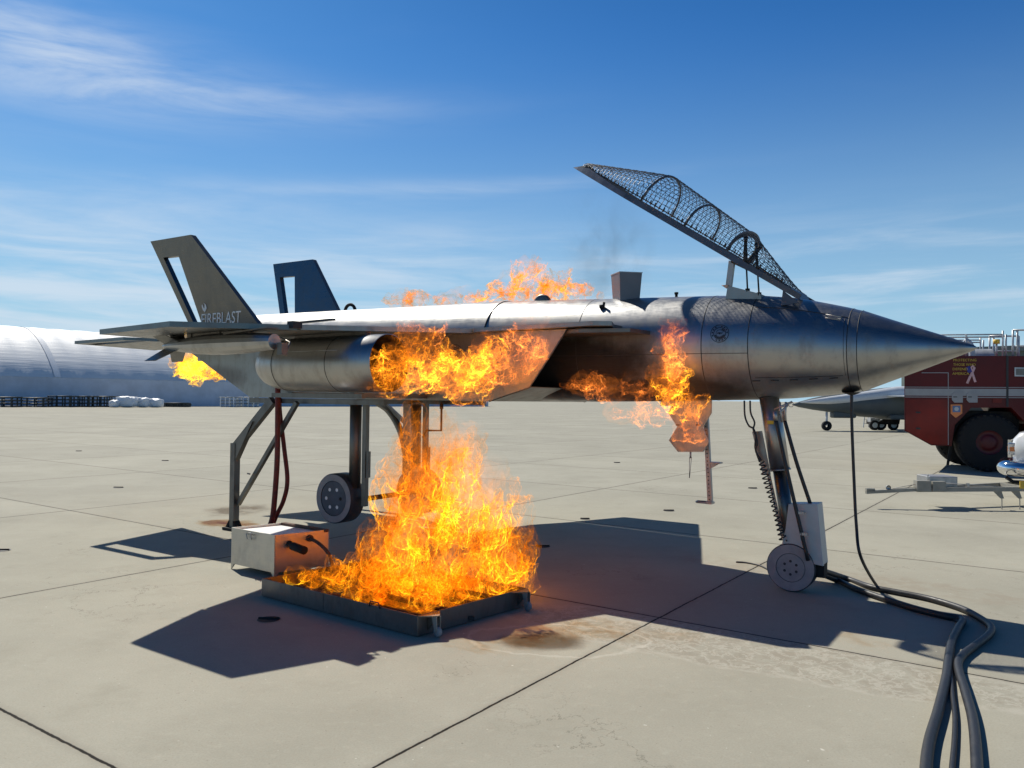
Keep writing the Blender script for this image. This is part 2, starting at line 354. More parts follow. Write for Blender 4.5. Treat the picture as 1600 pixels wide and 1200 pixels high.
for k in range(5): x = -1.38-k*.16; mb = MB(); mb.tube([fpt(x, R(131), .002), fpt(x-.07, R(131), .002)], .006, 5); sub(mb, 'vent_slot', 'seam', fus)
# rear spine: wider barrel from the overlapped joint back to the tail
mb = MB(); mb.lathe([(-4.93, .566, 2.214), (-4.98, .567, 2.215), (-6.9, .578, 2.22), (-8.6, .582, 2.235), (-9.85, .575, 2.25)], (0, YC, 0), n=72, a0=-R(100), a1=R(100)); spine = jp(mb, 'rear_spine', 'steel')
mb = MB(); mb.lathe([(-4.928, .54, 2.214), (-4.928, .5675, 2.214), (-4.936, .5685, 2.214)], (0, YC, 0), n=72, a0=-R(95), a1=R(95)); sub(mb, 'seam', 'seam', spine)
# box shaped rear body with an open sloping intake each side
SY = 1.0
side = [(-3.64, 2.335), (-4.05, 1.785), (-4.52, 1.645), (-8.17, 1.655), (-9.52, 2.30), (-9.7, 2.345)]
for s_ in (-1, 1):
    mb = MB(); mb.prism([(x, YC+s_*SY, z) for x, z in side], (0, -s_*.012, 0)); sp_ = jp(mb, 'side_panel', 'spanel')
    mb = MB(); mb.tube([(x, YC+s_*(SY+.002), z) for x, z in side[:3]], .006, 5); sub(mb, 'panel_edge', 'dsteel', sp_)
mb = MB()
for (xa, za), (xb, zb) in zip(side[1:], side[2:]):
    mb.prism([(xa, YC-SY+.013, za+.002), (xb, YC-SY+.013, zb+.002), (xb, YC-SY+.013, zb+.010), (xa, YC-SY+.013, za+.010)], (0, 2*SY-.026, 0))
jp(mb, 'belly_plates', 'panel')
mb = MB(); mb.prism([(-4.9, YC-SY+.014, 1.66), (-4.9, YC-SY+.014, 2.33), (-4.915, YC-SY+.014, 2.33), (-4.915, YC-SY+.014, 1.66)], (0, 2*SY-.028, 0)); jp(mb, 'intake_wall', 'black')
# wing: drooping inboard panel, flatter outboard panel, strake along the intake
TK = .045
LEr, LEt, TEt, TEr, TEs = (-4.68, 6.40, 2.372), (-5.77, 3.80, 2.264), (-6.84, 3.83, 2.240), (-7.36, 5.24, 2.30), (-7.76, 6.5, 2.345)
def mir(p, s_): return (p[0], YC+(p[1]-YC)*s_, p[2])
def slab(mb, poly, tk):                              # thick sheet from a loop of 3d points
    n = len(poly); P = [Vector(p) for p in poly]; c = sum(P, Vector())/n
    vs = [p for p in P]+[p-Vector((0, 0, tk)) for p in P]+[c, c-Vector((0, 0, tk))]
    fs = [(i, (i+1) % n, 2*n) for i in range(n)]+[(n+(i+1) % n, n+i, 2*n+1) for i in range(n)]+[(i, n+i, n+(i+1) % n, (i+1) % n) for i in range(n)]
    return mb.add(vs, fs)
for s_ in (1, -1):
    q = lambda *P: [mir(p, s_) if s_ > 0 or p[1] > 5 or p[0] < -8 else (p[0]+.12, 2*YC-p[1], 2.36) for p in P]
    hx, hy = -5.46, 4.62                              # where the hinged leading edge ends (seen as a gap)
    mb = MB(); slab(mb, q(LEr, (-5.375, 4.81, 2.305), (-7.20, 4.66, 2.27), TEr, TEs, (-7.80, 7.15, 2.352), (-4.55, 7.15, 2.385)), TK); wg = jp(mb, 'wing', 'panel')
    mb = MB(); slab(mb, q((-5.40, 4.79, 2.303), LEt, TEt, (-7.21, 4.64, 2.268)), TK); sub(mb, 'wing_tip_panel', 'fin', wg)
    mb = MB(); slab(mb, q((-3.155, 6.45, 2.385), (-3.31, 6.38, 2.387), (-4.66, 6.40, 2.376), (-4.545, 7.14, 2.39), (-4.0, 7.35, 2.40), (-3.36, 7.35, 2.40), (-3.30, 6.80, 2.39)), .04); sub(mb, 'strake', 'panel', wg)
    mb = MB(); slab(mb, q((-3.02, 6.55, 2.325), (-3.50, 6.46, 2.33), (-3.9, 6.6, 2.33), (-3.9, 7.2, 2.34), (-3.02, 7.05, 2.335)), .035); sub(mb, 'strake_lower_plate', 'dsteel', wg)
    # tailplane with a slot along its tip
    tp = [(-10.48, 5.54, 2.36), (-9.34, 5.53, 2.375), (-9.04, 5.88, 2.375), (-8.55, 5.90, 2.37), (-8.55, 6.49, 2.37), (-10.80, 6.88, 2.36)]
    si = [(-10.39, 5.64, 2.362), (-9.42, 5.63, 2.375), (-9.28, 5.79, 2.375), (-10.42, 5.80, 2.362)]
    so_ = [tp[0], tp[1], (-9.14, 5.86, 2.375), (-10.545, 5.86, 2.36)]
    mb = MB(); mb.holed(q(*so_), q(*si), (0, 0, -.04)); slab(mb, q((-10.546, 5.862, 2.36), (-9.142, 5.862, 2.375), (-9.04, 5.88, 2.375), (-8.55, 5.90, 2.37), (-8.55, 6.49, 2.37), (-10.80, 6.88, 2.36)), .04)
    jp(mb, 'tailplane', 'fin')
    # canted tail fin with a slot in front of its trailing edge
    T = YC-1.1; Bf = YC-.86
    tt, tl = Vector((-10.2, T, 3.79)), Vector((-9.29, T, 3.79))
    def onp(p):                                      # pixel -> the leaning plane of the fin
        y_ = 6.6
        for _ in range(30): y_ = T+(3.79-jy(p, y_).z)*.218
        return jy(p, y_)
    bl, bt = onp((400, 502)), onp((293, 502))
    bl, bt = bl+(bl-tl)*.28, bt+(bt-tt)*.24
    def lerp(a_, b_, k): return a_+(b_-a_)*k
    def fq(u_, v_): return lerp(lerp(tt, tl, u_), lerp(bt, bl, u_), v_)
    outer = [fq(0, 0), fq(1, 0), fq(1, 1), fq(0, 1)]; inner = [fq(.115, .17), fq(.45, .17), fq(.17, .93), fq(.075, .93)]
    vec = Vector((0, .075, 0))
    if s_ < 0: outer = [Vector(mir(p, -1)) for p in outer]; inner = [Vector(mir(p, -1)) for p in inner]; vec = Vector((0, -.075, 0))
    mb = MB(); mb.holed(outer, inner, vec)
    fn = jp(mb, 'tail_fin', 'fin')
    if s_ > 0:
        fin0, FQ = fn, fq
        nrm = (tl-tt).cross(bt-tt).normalized(); nrm = nrm if nrm.y < 0 else -nrm
        cu = bpy.data.curves.new('lettering', 'FONT'); cu.body = 'FIREBLAST'; cu.size = 1; cu.extrude = .002; cu.resolution_u = 3
        tmp = bpy.data.objects.new('lettering', cu); C.objects.link(tmp); bpy.context.view_layer.update()
        me = bpy.data.meshes.new_from_object(tmp.evaluated_get(bpy.context.evaluated_depsgraph_get())); bpy.data.objects.remove(tmp)
        W_ = max(v.co.x for v in me.vertices); Hh = max(v.co.y for v in me.vertices)
        e0, e1, e2 = [onp(p_)+nrm*.003 for p_ in ((314, 508), (376, 503.5), (314.5, 490.5))]
        ux, uy = (e1-e0)/W_, (e2-e0)/Hh
        for v in me.vertices: x_, y_, z_ = v.co; v.co = e0+ux*x_+uy*y_+nrm*z_-Vector(ORG)
        me.materials.append(M['white']); lt = bpy.data.objects.new('lettering', me); C.objects.link(lt); lt.parent = fn
        def leaf(pts): return [e0+ux*W_*a_+uy*Hh*b_ for a_, b_ in pts]
        mb = MB(); mb.prism(leaf([(.10, 1.12), (.045, 1.35), (.01, 1.72), (.03, 1.85), (.06, 1.55), (.085, 1.45)]), nrm*.003)
        mb.prism(leaf([(.10, 1.12), (.088, 1.48), (.09, 1.80), (.065, 1.95), (.12, 1.78), (.145, 1.45)]), nrm*.003); sub(mb, 'logo', 'white', fn)
# rear closing plates
mb = MB(); mb.prism([(-8.18, YC-SY+.014, 1.67), (-9.50, YC-SY+.014, 2.30), (-9.51, YC-SY+.014, 2.288), (-8.18, YC-SY+.014, 1.655)], (0, .35, 0)); jp(mb, 'tail_plate', 'panel')
# engine nacelle
NY, NZ, NR = 5.42, 1.985, .268
prof_out = [(-6.52, .17), (-6.46, .205), (-6.36, .235), (-6.20, .258), (-6.05, .266), (-5.5, NR), (-4.885, NR), (-4.88, NR-.006)]
prof_in = [(-4.89, NR-.012), (-5.4, NR-.016), (-5.9, .20), (-5.9, .001)]
mb = MB(); mb.lathe(prof_out, (0, NY, NZ), n=72); nac = jp(mb, 'engine_nacelle', 'nac')
mb = MB(); mb.lathe([(-4.88, NR-.006)]+prof_in, (0, NY, NZ), n=72); sub(mb, 'intake_lining', 'black', nac)
mb = MB(); mb.lathe([(-6.52, .17), (-6.52, .001)], (0, NY, NZ), n=48); sub(mb, 'end_plate', 'dsteel', nac)
for x in (-6.18, -5.44):
    mb = MB(); mb.lathe([(x-.004, NR+.0005 if x > -6 else .262), (x, NR+.003 if x > -6 else .264), (x+.004, NR+.0005 if x > -6 else .262)], (0, NY, NZ), n=72); sub(mb, 'seam', 'seam', nac)
mb = MB(); mb.tube([(-6.0, NY-.245, NZ+.115), (-5.3, NY-.245, NZ+.115)], .003, 5); sub(mb, 'weld_line', 'galv', nac)
mb = MB(); mb.box((-6.1, NY-.04, NZ+NR-.02), (-5.15, NY+.04, 2.29)); jp(mb, 'nacelle_pylon', 'dsteel')
mb = MB(); mb.box((-6.45, NY-.02, 1.66), (-5.2, NY+.03, 1.705)); mb.bar((-6.2, NY, 1.69), (-6.2, 6.5, 1.69), .05, .05); mb.bar((-5.35, NY, 1.69), (-5.35, 6.5, 1.69), .05, .05); jp(mb, 'nacelle_frame', 'dsteel')
# bomb shaped store under the outer wing
BY, BZ = 4.46, 2.13
bomb = MB(); bomb.lathe([(-6.86, .018), (-6.80, .035), (-6.55, .064), (-6.3, .086), (-6.1, .096), (-5.9, .098), (-5.6, .088), (-5.31, .068), (-5.30, .066), (-5.30, .001)], (0, BY, BZ), n=16, smooth=False); bomb = jp(bomb, 'bomb', 'nac')
for a in (45, 135, 225, 315):
    ca, sa = math.cos(R(a)), math.sin(R(a)); mb = MB()
    def bp(x, r_): return Vector((x, BY+ca*r_, BZ+sa*r_))
    mb.prism([bp(-6.55, .04), bp(-6.77, .20), bp(-6.94, .20), bp(-6.80, .02)], Vector((0, -sa, ca))*.006); sub(mb, 'fin', 'fin', bomb)
mb = MB(); mb.box((-6.46, BY-.02, 2.19), (-5.60, BY+.02, 2.235)); mb.box((-6.46, BY-.03, 2.17), (-6.40, BY+.03, 2.25)); mb.box((-6.05, BY-.03, 2.18), (-5.99, BY+.03, 2.25)); jp(mb, 'bomb_pylon', 'dsteel')
mb = MB(); mb.bar((-5.9, BY, 2.21), (-5.3, BY-.02, 2.245), .12, .012); mb.tube([(-5.6, BY+.25, 2.22), (-5.25, BY+.12, 2.13), (-5.22, BY+.05, 2.02)], .008, 6); mb.box((-5.27, BY, 2.02), (-5.21, BY+.06, 2.12)); jp(mb, 'wing_bracket', 'dsteel')
mb = MB(); mb.bar(jy((471, 504), 5.7), jy((522, 499), 5.7), .04, .02); jp(mb, 'hinge_bracket', 'seam'); mb = MB(); mb.box((-5.45, 4.72, 2.27), (-5.37, 4.82, 2.33)); jp(mb, 'tip_hinge', 'seam')
# small fittings on top of the barrel
mb = MB(); a, b, c = jy((957, 431), 7.36), jy((985, 425), 7.36), jy((1004, 431), 7.50)
base = [Vector((-3.62, 7.42, 2.70)), Vector((-3.47, 7.28, 2.68)), Vector((-3.32, 7.42, 2.70)), Vector((-3.47, 7.56, 2.70))]
topz = 2.965; cx_ = Vector((-3.47, 7.42, 0))
top = [Vector((cx_.x+(p.x-cx_.x)*1.16, cx_.y+(p.y-cx_.y)*1.16, topz)) for p in base]
mb.hexa(base+top); ab = jp(mb, 'sensor_box', 'greyp')
mb = MB(); f_ = [Vector((cx_.x+(p.x-cx_.x)*1.20, cx_.y+(p.y-cx_.y)*1.20, topz)) for p in base]; mb.hexa(f_+[p+Vector((0, 0, .008)) for p in f_]); sub(mb, 'lid', 'galv', ab)
mb = MB(); mb.tube([fpt(-3.60, R(40), -.01), fpt(-3.58, R(38), .05)], .013, 10); mb.tube([fpt(-3.60, R(40), .015), fpt(-3.63, R(41), .02)], .018, 8); jp(mb, 'side_bolt', 'black')
mb = MB(); mb.tube([fpt(-2.96, 0, -.01), fpt(-2.96, 0, .03)], .014, 12); mb.tube([fpt(-2.96, 0, .03), fpt(-2.96, 0, .05)], .02, 12); jp(mb, 'top_cap', 'black')
mb = MB(); mb.lathe([(-.03, .001), (-.03, .09), (-.02, .105), (.02, .105), (.03, .09), (.03, .001)], (-4.47, YC-.08, 2.715), ax=(0, 1, 0), n=32); jp(mb, 'dorsal_scoop', 'dsteel')
rc = jy((547, 484), 7.7)
mb = MB(); mb.tube([rc+Vector((.095*math.cos(R(a)), 0, .10*math.sin(R(a))-.03)) for a in range(-10, 200, 15)], .022, 8); jp(mb, 'lifting_ring', 'black')
# round crest, drawn once and laid on the barrel and on the side panel
def crest(place, scale):
    mb = MB()
    def ringp(r0, r1, a0=0, a1=360, n=40):
        k = max(2, int(n*(a1-a0)/360)); vs = []
        for i in range(k+1):
            a = R(a0+(a1-a0)*i/k); vs += [place(r0*scale*math.cos(a), r0*scale*math.sin(a)), place(r1*scale*math.cos(a), r1*scale*math.sin(a))]
        mb.add(vs, [(2*i, 2*i+1, 2*i+3, 2*i+2) for i in range(k)])
    ringp(.93, 1.0); ringp(.60, .68); ringp(.36, .42, 30, 330); ringp(.0, .12)
    for a in range(0, 360, 24):
        if a % 120 != 96: ringp(.73, .86, a, a+13)
    ringp(.44, .58, 200, 345); ringp(.44, .58, 20, 70)
    for x0 in (-.30, -.08, .12):
        mb.add([place(x0*scale, -.05*scale), place((x0+.14)*scale, -.05*scale), place((x0+.22)*scale, .10*scale), place((x0+.08)*scale, .10*scale)], [(0, 1, 2, 3)])
    return mb
cc = jy((1140, 531), 7.03); rr = fr(-2.33)[0]
def pl1(u_, v_): return fpt(-2.352+u_, R(78)-v_/rr, .0025)
sub(crest(pl1, .085), 'crest', 'seam', fus)
c2_ = jy((712, 551), YC-SY)
sub(crest(lambda u_, v_: Vector((c2_.x+u_, YC-SY-.003, c2_.z+v_)), .085), 'crest', 'seam', [o for o in jet.children if o.name.startswith('side_panel')][0])
# ---- belly frame, stands and main gear
mb = MB()
for yy in (YC-.95, YC+.95): mb.box((-8.2, yy-.03, 1.585), (-5.95, yy+.03, 1.645))
for x in (-8.1, -6.6): mb.box((x-.03, YC-.92, 1.59), (x+.03, YC+.92, 1.64))
jp(mb, 'belly_frame', 'dsteel')
def stand(fx, yy, s_):
    st = MB(); st.bar((fx, yy, .03), (fx, yy, 1.08), .085, .085); st.bar((fx+.005, yy, 1.02), (fx+.64, yy+.04*s_, 1.62), .075, .10)
    st.prism([(fx+.04, yy-.035, .86), (fx+.04, yy-.035, 1.10), (fx+.36, yy-.035, 1.36)], (0, .07, 0)); st = jp(st, 'support_leg', 'dsteel')
    b_ = MB(); b_.bar((fx+.05, yy+.02, .32), (fx+1.05, yy+.05, 1.60), .05, .05); b_.bar((fx+.28, yy-.03, .72), (fx+.36, yy-.06, .72), .015, .015); sub(b_, 'brace', 'dsteel', st)
    b_ = MB(); b_.box((fx-.11, yy-.09, .004), (fx+.11, yy+.09, .035)); b_.prism([(fx-.10, yy-.05, .035), (fx-.04, yy-.05, .035), (fx-.04, yy-.05, .12)], (0, .1, 0)); b_.prism([(fx+.10, yy-.05, .035), (fx+.04, yy-.05, .035), (fx+.04, yy-.05, .12)], (0, .1, 0)); sub(b_, 'foot_plate', 'black', st)
stand(-8.30, 6.40, 1)
st = MB(); st.bar((-7.38, 8.6, .03), (-7.38, 8.6, 1.62), .10, .10); st = jp(st, 'support_leg', 'dsteel')
b_ = MB(); b_.tube(smooth_path([(-8.05, 8.6, 1.62), (-7.75, 8.6, 1.48), (-7.52, 8.6, 1.2), (-7.40, 8.6, .85)]), .05, 8); b_.bar((-7.85, 8.6, 1.6), (-7.38, 8.6, 1.28), .05, .05); sub(b_, 'brace', 'dsteel', st)
b_ = MB(); b_.box((-7.45, 8.47, .004), (-7.19, 8.73, .035)); sub(b_, 'foot_plate', 'black', st)
mb = MB(); g1 = jy((690, 628), 7.2); mb.tube([g1, g1+Vector((0, 0, -.33)), g1+Vector((-.22, 0, -.335)), g1+Vector((-.27, 0, -.42))], .013, 8); mb.tube([g1+Vector((0, 0, -.02)), g1+Vector((0, 0, -.08))], .022, 8); jp(mb, 'gas_pipe', 'rust')
def main_gear(yy, s_):
    gx = -6.62
    p = MB(); p.tube([(gx+.06, yy, .62), (gx+.06, yy, 1.62)], .068, 16); p.tube([(gx+.06, yy, 1.58), (gx+.06, yy, 1.63)], .085, 16); p = jp(p, 'main_gear_strut', 'dsteel')
    b_ = MB(); b_.bar((gx+.22, yy, .42), (gx+.22, yy, 1.60), .055, .06); b_.bar((gx+.27, yy, .75), (gx+.27, yy, 1.05), .02, .05); sub(b_, 'drag_link', 'dsteel', p)
    b_ = MB(); b_.bar((gx+.20, yy, .50), (gx+.20, yy+s_*.9, .50), .05, .05); sub(b_, 'cross_tube', 'rust', p)
    wc = Vector((-6.78 if s_ > 0 else -6.50, yy-.11*s_, .49)); wr = .29
    wl = MB(); wl.lathe([(-.012, wr-.012), (0, wr), (.20, wr), (.212, wr-.012)], wc, ax=(0, s_, 0), n=56); wl = jp(wl, 'main_wheel', 'tyre_dark')
    f_ = MB(); f_.lathe([(-.0125, wr-.012), (-.0125, .205)], wc, ax=(0, s_, 0), n=56, smooth=False); f_.lathe([(.2125, wr-.012), (.2125, .001)], wc, ax=(0, s_, 0), n=56, smooth=False); sub(f_, 'tyre_face', 'wheelg', wl)
    f_ = MB(); f_.lathe([(-.002, .202), (-.009, .198), (-.009, .001)], wc, ax=(0, s_, 0), n=48, smooth=False); f_ = sub(f_, 'wheel_disc', 'rail', wl)
    for k in range(6): h_ = MB(); a = R(60*k+2); h_.lathe([(-.0115, .021), (-.0115, .001)], wc+Vector((math.cos(a)*.115, 0, math.sin(a)*.115)), ax=(0, s_, 0), n=16, smooth=False); sub(h_, 'lightening_hole', 'white' if k else 'black', wl)
main_gear(6.72, 1); main_gear(7.80, -1)
# ---- nose gear
ng = MB(); ng.tube([(-2.02, 7.42, 1.72), (-1.915, 7.42, 1.05)], .088, 20); ng.tube([(-1.917, 7.42, 1.065), (-1.915, 7.42, 1.05)], .096, 20); ng = jp(ng, 'nose_gear_strut', 'nac')
b_ = MB(); b_.tube([(-1.92, 7.42, 1.06), (-1.80, 7.42, .28)], .062, 18); sub(b_, 'inner_tube', 'fin', ng)
b_ = MB(); b_.prism([(-2.14, 7.30, 1.40), (-2.05, 7.30, 1.41), (-1.97, 7.30, 1.02), (-2.04, 7.30, 1.02)], (0, .012, 0)); b_.bar((-2.0, 7.32, 1.05), (-1.86, 7.32, .45), .03, .01); sub(b_, 'guide_plate', 'panel', ng)
b_ = MB(); q0 = jy((1199, 657), 7.33); q1 = jy((1209, 663), 7.33); b_.box((q0.x, 7.325, q1.z), (q1.x, 7.329, q0.z)); sub(b_, 'label', 'yellow', ng)
wc = Vector((-1.775, 7.24, .213)); wr = .21
wl = MB(); wl.lathe([(0, wr-.008), (.008, wr), (.142, wr), (.15, wr-.008), (.15, .001)], wc, ax=(0, 1, 0), n=56); wl = jp(wl, 'nose_wheel', 'tyre_dark')
f_ = MB(); f_.lathe([(-.0005, wr-.008), (-.0005, .125)], wc, ax=(0, 1, 0), n=56, smooth=False); sub(f_, 'tyre_face', 'wheelg', wl)
f_ = MB(); f_.lathe([(.006, .124), (.001, .121), (.001, .001)], wc, ax=(0, 1, 0), n=48, smooth=False); sub(f_, 'wheel_disc', 'wheelg', wl)
for k in range(6): h_ = MB(); a = R(60*k+30); h_.lathe([(-.0015, .012), (-.0015, .001)], wc+Vector((math.cos(a)*.058, 0, math.sin(a)*.058)), ax=(0, 1, 0), n=14, smooth=False); sub(h_, 'bolt_hole', 'seam', wl)
h_ = MB(); h_.lathe([(-.001, .1265), (-.001, .1235)], wc, ax=(0, 1, 0), n=48, smooth=False); sub(h_, 'disc_ring', 'seam', wl)
# control box bolted in front of the nose wheel
cb = MB(); yy = 7.26
P = [(-1.86, .36), (-1.71, .215), (-1.52, .20), (-1.50, .245), (-1.535, .76), (-1.81, .76), (-1.845, .60)]
cb.prism([(-1.88, yy, .30), (-1.50, yy-.02, .26), (-1.555, yy, .79), (-1.80, yy, .77), (-1.825, yy, .55)], (0, .20, 0)); cb = jp(cb, 'hose_box', 'boxp', bevel=.004)
b_ = MB(); b_.box((-1.66, yy+.02, .15), (-1.50, yy+.15, .27)); sub(b_, 'connector', 'black', cb)
hs = []
for (a_, b_2, c_) in (((-1.90, 7.2, 1.52), (-1.80, 7.18, 1.1), (-1.62, 7.21, .30)), ((-1.85, 7.3, 1.52), (-1.74, 7.28, 1.15), (-1.63, 7.33, .78))):
    b_ = MB(); b_.tube(smooth_path([a_, b_2, c_], 10), .017, 8); hs.append(jp(b_, 'supply_hose', 'hose'))
    b_ = MB(); b_.tube([Vector(a_)+Vector((-.006, 0, .075)), Vector(a_)+Vector((0, 0, -.01))], .022, 8); sub(b_, 'hose_fitting', 'galv', hs[-1])
for p_, r_ in (((1252, 801), .03), ((1257, 834), .03)):
    q_ = jy(p_, 7.215); b_ = MB(); b_.box((q_.x-.03, 7.185, q_.z-.012), (q_.x+.03, 7.215, q_.z+.012)); sub(b_, 'clamp', 'galv', cb)
b_ = MB()
for a_, c_ in (((1218, 628), (1222, 660)), ((1210, 640), (1238, 628)), ((1212, 652), (1232, 632)), ((1228, 628), (1226, 656))): b_.tube([jy(a_, 7.22), jy(c_, 7.22)], .011, 7)
ctr = jy((1236, 632), 7.2); b_.tube([ctr+Vector((.022*math.cos(R(a)), 0, .022*math.sin(R(a)))) for a in range(0, 361, 30)], .003, 5)
jp(b_, 'pipe_fittings', 'galv')
# coiled air line on the strut
b_ = MB(); b_.tube(smooth_path([jy(p, 7.24) for p in ((1163, 626), (1164, 650), (1170, 665), (1178, 671), (1183, 690), (1181, 705), (1190, 720))], 6), .009, 6)
b_.tube(smooth_path([jy(p, 7.26) for p in ((1172, 626), (1173, 645), (1179, 660), (1177, 671), (1181, 682), (1180, 700), (1187, 722))], 6), .009, 6)
a_, c_ = jy((1190, 722), 7.24), jy((1224, 846), 7.24); N = 380
ax_ = (c_-a_).normalized(); u_ = Vector((1, 0, 0)); u_ = (u_-ax_*u_.dot(ax_)).normalized(); v_ = ax_.cross(u_)
b_.tube([a_+(c_-a_)*(i/N)+(u_*math.cos(i*2*math.pi*17/N)+v_*math.sin(i*2*math.pi*17/N))*(.024+.006*math.sin(i*.021)) for i in range(N+1)], .0065, 5)
jp(b_, 'coiled_air_line', 'hose')
# ---- boarding step and notched gear door under the belly
dy = 7.62
D_ = [jy(p, dy) for p in ((1032, 624), (1032, 634), (1049, 634), (1044, 645), (1058, 667), (1045, 688), (1059, 706), (1099, 706), (1107, 690), (1098, 668), (1112, 645), (1112, 624))]
b_ = MB(); b_.prism([(p.x, dy, p.z) for p in D_], (0, .012, 0)); gd = jp(b_, 'gear_door', 'panel')
for p in ((1059, 664), (1090, 664)): b_ = MB(); q_ = jy(p, dy); b_.box((q_.x-.02, dy-.004, q_.z-.006), (q_.x+.02, dy, q_.z+.006)); sub(b_, 'door_slot', 'seam', gd)
b_ = MB()
b_.tube([jy((1079, 706), dy), jy((1079, 716), dy)], .01, 6); b_.tube([jy((1077.5, 714), dy), jy((1077, 747), dy)], .003, 5); b_.tube([jy((1080.5, 714), dy), jy((1077.4, 747), dy)], .003, 5); sub(b_, 'door_pin', 'galv', gd)
a_, c_ = jy((1102, 626), 7.75), jy((1110, 787), 7.75)
b_ = MB(); b_.bar(a_, c_, .046, .045, (0, 1, 0)); ls = jp(b_, 'boarding_step_post', 'galv')
for k in range(22): b_ = MB(); q_ = a_+(c_-a_)*(.18+k*.037); b_.lathe([(-.0245, .007), (-.0245, .001)], q_, ax=(0, 1, 0), n=8, smooth=False); sub(b_, 'punched_hole', 'seam', ls)
b_ = MB(); e_ = a_+(c_-a_)*.60; b_.box((e_.x+.02, e_.y-.05, e_.z-.008), (e_.x+.13, e_.y+.05, e_.z+.006)); b_.prism([(e_.x+.03, e_.y-.02, e_.z-.01), (e_.x+.11, e_.y-.02, e_.z-.01), (e_.x+.03, e_.y-.02, e_.z-.06)], (0, .03, 0)); sub(b_, 'step', 'galv', ls)
b_ = MB(); e_ = c_; b_.tube([e_+Vector((.02, -.05, .01)), e_+Vector((-.12, -.05, .01)), e_+Vector((-.14, -.02, .01)), e_+Vector((-.14, .02, .012)), e_+Vector((0, .03, .012))], .01, 6); b_.box((e_.x-.03, e_.y-.06, e_.z), (e_.x+.03, e_.y+.04, e_.z+.02)); sub(b_, 'step', 'galv', ls)
# ---- open canopy
CW = .40
rA, rB = jy((896, 262), YC-.07), jy((1243, 466), YC-CW)
axd = Vector((rB.x-rA.x, 0, rB.z-rA.z)); L = axd.length; axd.normalize(); nd = Vector((-axd.z, 0, axd.x)); nd = nd if nd.z > 0 else -nd
org_ = Vector((rA.x, YC, rA.z))
def apx(p): q_ = jy(p, YC)-org_; return q_.dot(axd), q_.dot(nd)
s1, h1 = apx((1055, 277)); s3, h3 = apx((1178, 366)); s0, h0 = .14, .12; s4, h4 = apx((1240, 458))
def hh(s_):
    P = [(0, .05), (s0, max(.09, h0)), (s1, h1), (s3, h3), (s4, .05), (L, .0)]
    for (a_, x_), (b_2, y_) in zip(P, P[1:]):
        if a_ <= s_ <= b_2: return x_+(y_-x_)*(s_-a_)/(b_2-a_)
    return .02
def wd_(s_): return CW*min(1, .16+.84*min(1, (s_/(L*.32))**.8)) * (1 if s_ < L*.86 else 1-.25*(s_-L*.86)/(L*.14))
def cpt(s_, a_, off=0): # a_ 0..pi across
    x_ = -math.cos(a_); return org_+axd*s_+Vector((0, 1, 0))*wd_(s_)*x_*(1+off)+nd*(.055+(hh(s_)-.055)*max(0.0, math.sin(a_))**.8)*(1+off)
can = MB()
for s_ in (-1, 1):
    ks = [0, .03, .06, .09]+[i/16 for i in range(2, 17)]
    for a_, b_2 in zip(ks, ks[1:]):
        pa, pb = org_+axd*L*a_+Vector((0, s_*wd_(L*a_), 0)), org_+axd*L*b_2+Vector((0, s_*wd_(L*b_2), 0))
        ta, tb = [(.05+.045*max(0, 1-w_*4))*min(1, .02+w_*11) for w_ in (a_, b_2)]
        can.hexa([pa-Vector((0, .012, 0)), pb-Vector((0, .012, 0)), pb+Vector((0, .012, 0)), pa+Vector((0, .012, 0)), pa-Vector((0, .012, 0))+nd*ta, pb-Vector((0, .012, 0))+nd*tb, pb+Vector((0, .012, 0))+nd*tb, pa+Vector((0, .012, 0))+nd*ta])
can.prism([org_+Vector((0, -wd_(0), 0)), org_+Vector((0, wd_(0), 0)), cpt(s0, math.pi*.98), cpt(s0, math.pi*.5), cpt(s0, math.pi*.02)], nd*.006)
pf = org_+axd*L
can.prism([pf+Vector((0, -wd_(L), 0))-axd*.16+nd*.0, pf+Vector((0, -wd_(L), 0))+axd*.02-nd*.02, pf+Vector((0, -wd_(L), 0))-axd*.10-nd*.12], (0, .02, 0))
can.prism([pf+Vector((0, wd_(L), 0))-axd*.16, pf+Vector((0, wd_(L), 0))+axd*.02-nd*.02, pf+Vector((0, wd_(L), 0))-axd*.10-nd*.12], (0, -.02, 0))
can.prism([pf+Vector((0, -wd_(L), 0)), pf+Vector((0, wd_(L), 0)), pf+Vector((0, wd_(L), 0))-axd*.12+nd*.05, pf+Vector((0, -wd_(L), 0))-axd*.12+nd*.05], nd*.008)
can = jp(can, 'canopy_frame', 'rail')
for s_, r_, m_ in ((s1, .011, 'wire'), ((s1+s3)/2+.02, .011, 'wire')):
    b_ = MB(); b_.tube([cpt(s_, math.pi*k/24, -.02) for k in range(25)], r_, 8); sub(b_, 'canopy_hoop', 'wire', can)
b_ = MB()
for k in range(24): b_.bar(cpt(s3, math.pi*k/24, -.03), cpt(s3, math.pi*(k+1)/24, -.03), .055, .012, axd)
sub(b_, 'canopy_hoop', 'rail', can)
for ya in (YC-.12, YC+.10):
    pass
b_ = MB(); v0 = org_+axd*(s3+.10)+Vector((0, -.05, 0)); b_.bar(v0+nd*.02, cpt(s3+.03, math.pi*.30, -.05), .03, .03); b_.bar(v0+nd*.02+axd*.01, cpt(s3+.10, math.pi*.55, -.05), .035, .035); b_.bar(v0+Vector((0, -.32, 0)), v0+Vector((0, .45, 0)), .03, .02); sub(b_, 'inner_brace', 'black', can)
net = MB(); NS, NA = 54, 20
ss = [s0+(s4-s0)*i/NS for i in range(NS+1)]
for i, s_ in enumerate(ss):
    net.tube([cpt(s_, math.pi*k/26+0.0)+nd*.003*(-1)**(k+i) for k in range(27)], .0029, 4, cap=False)
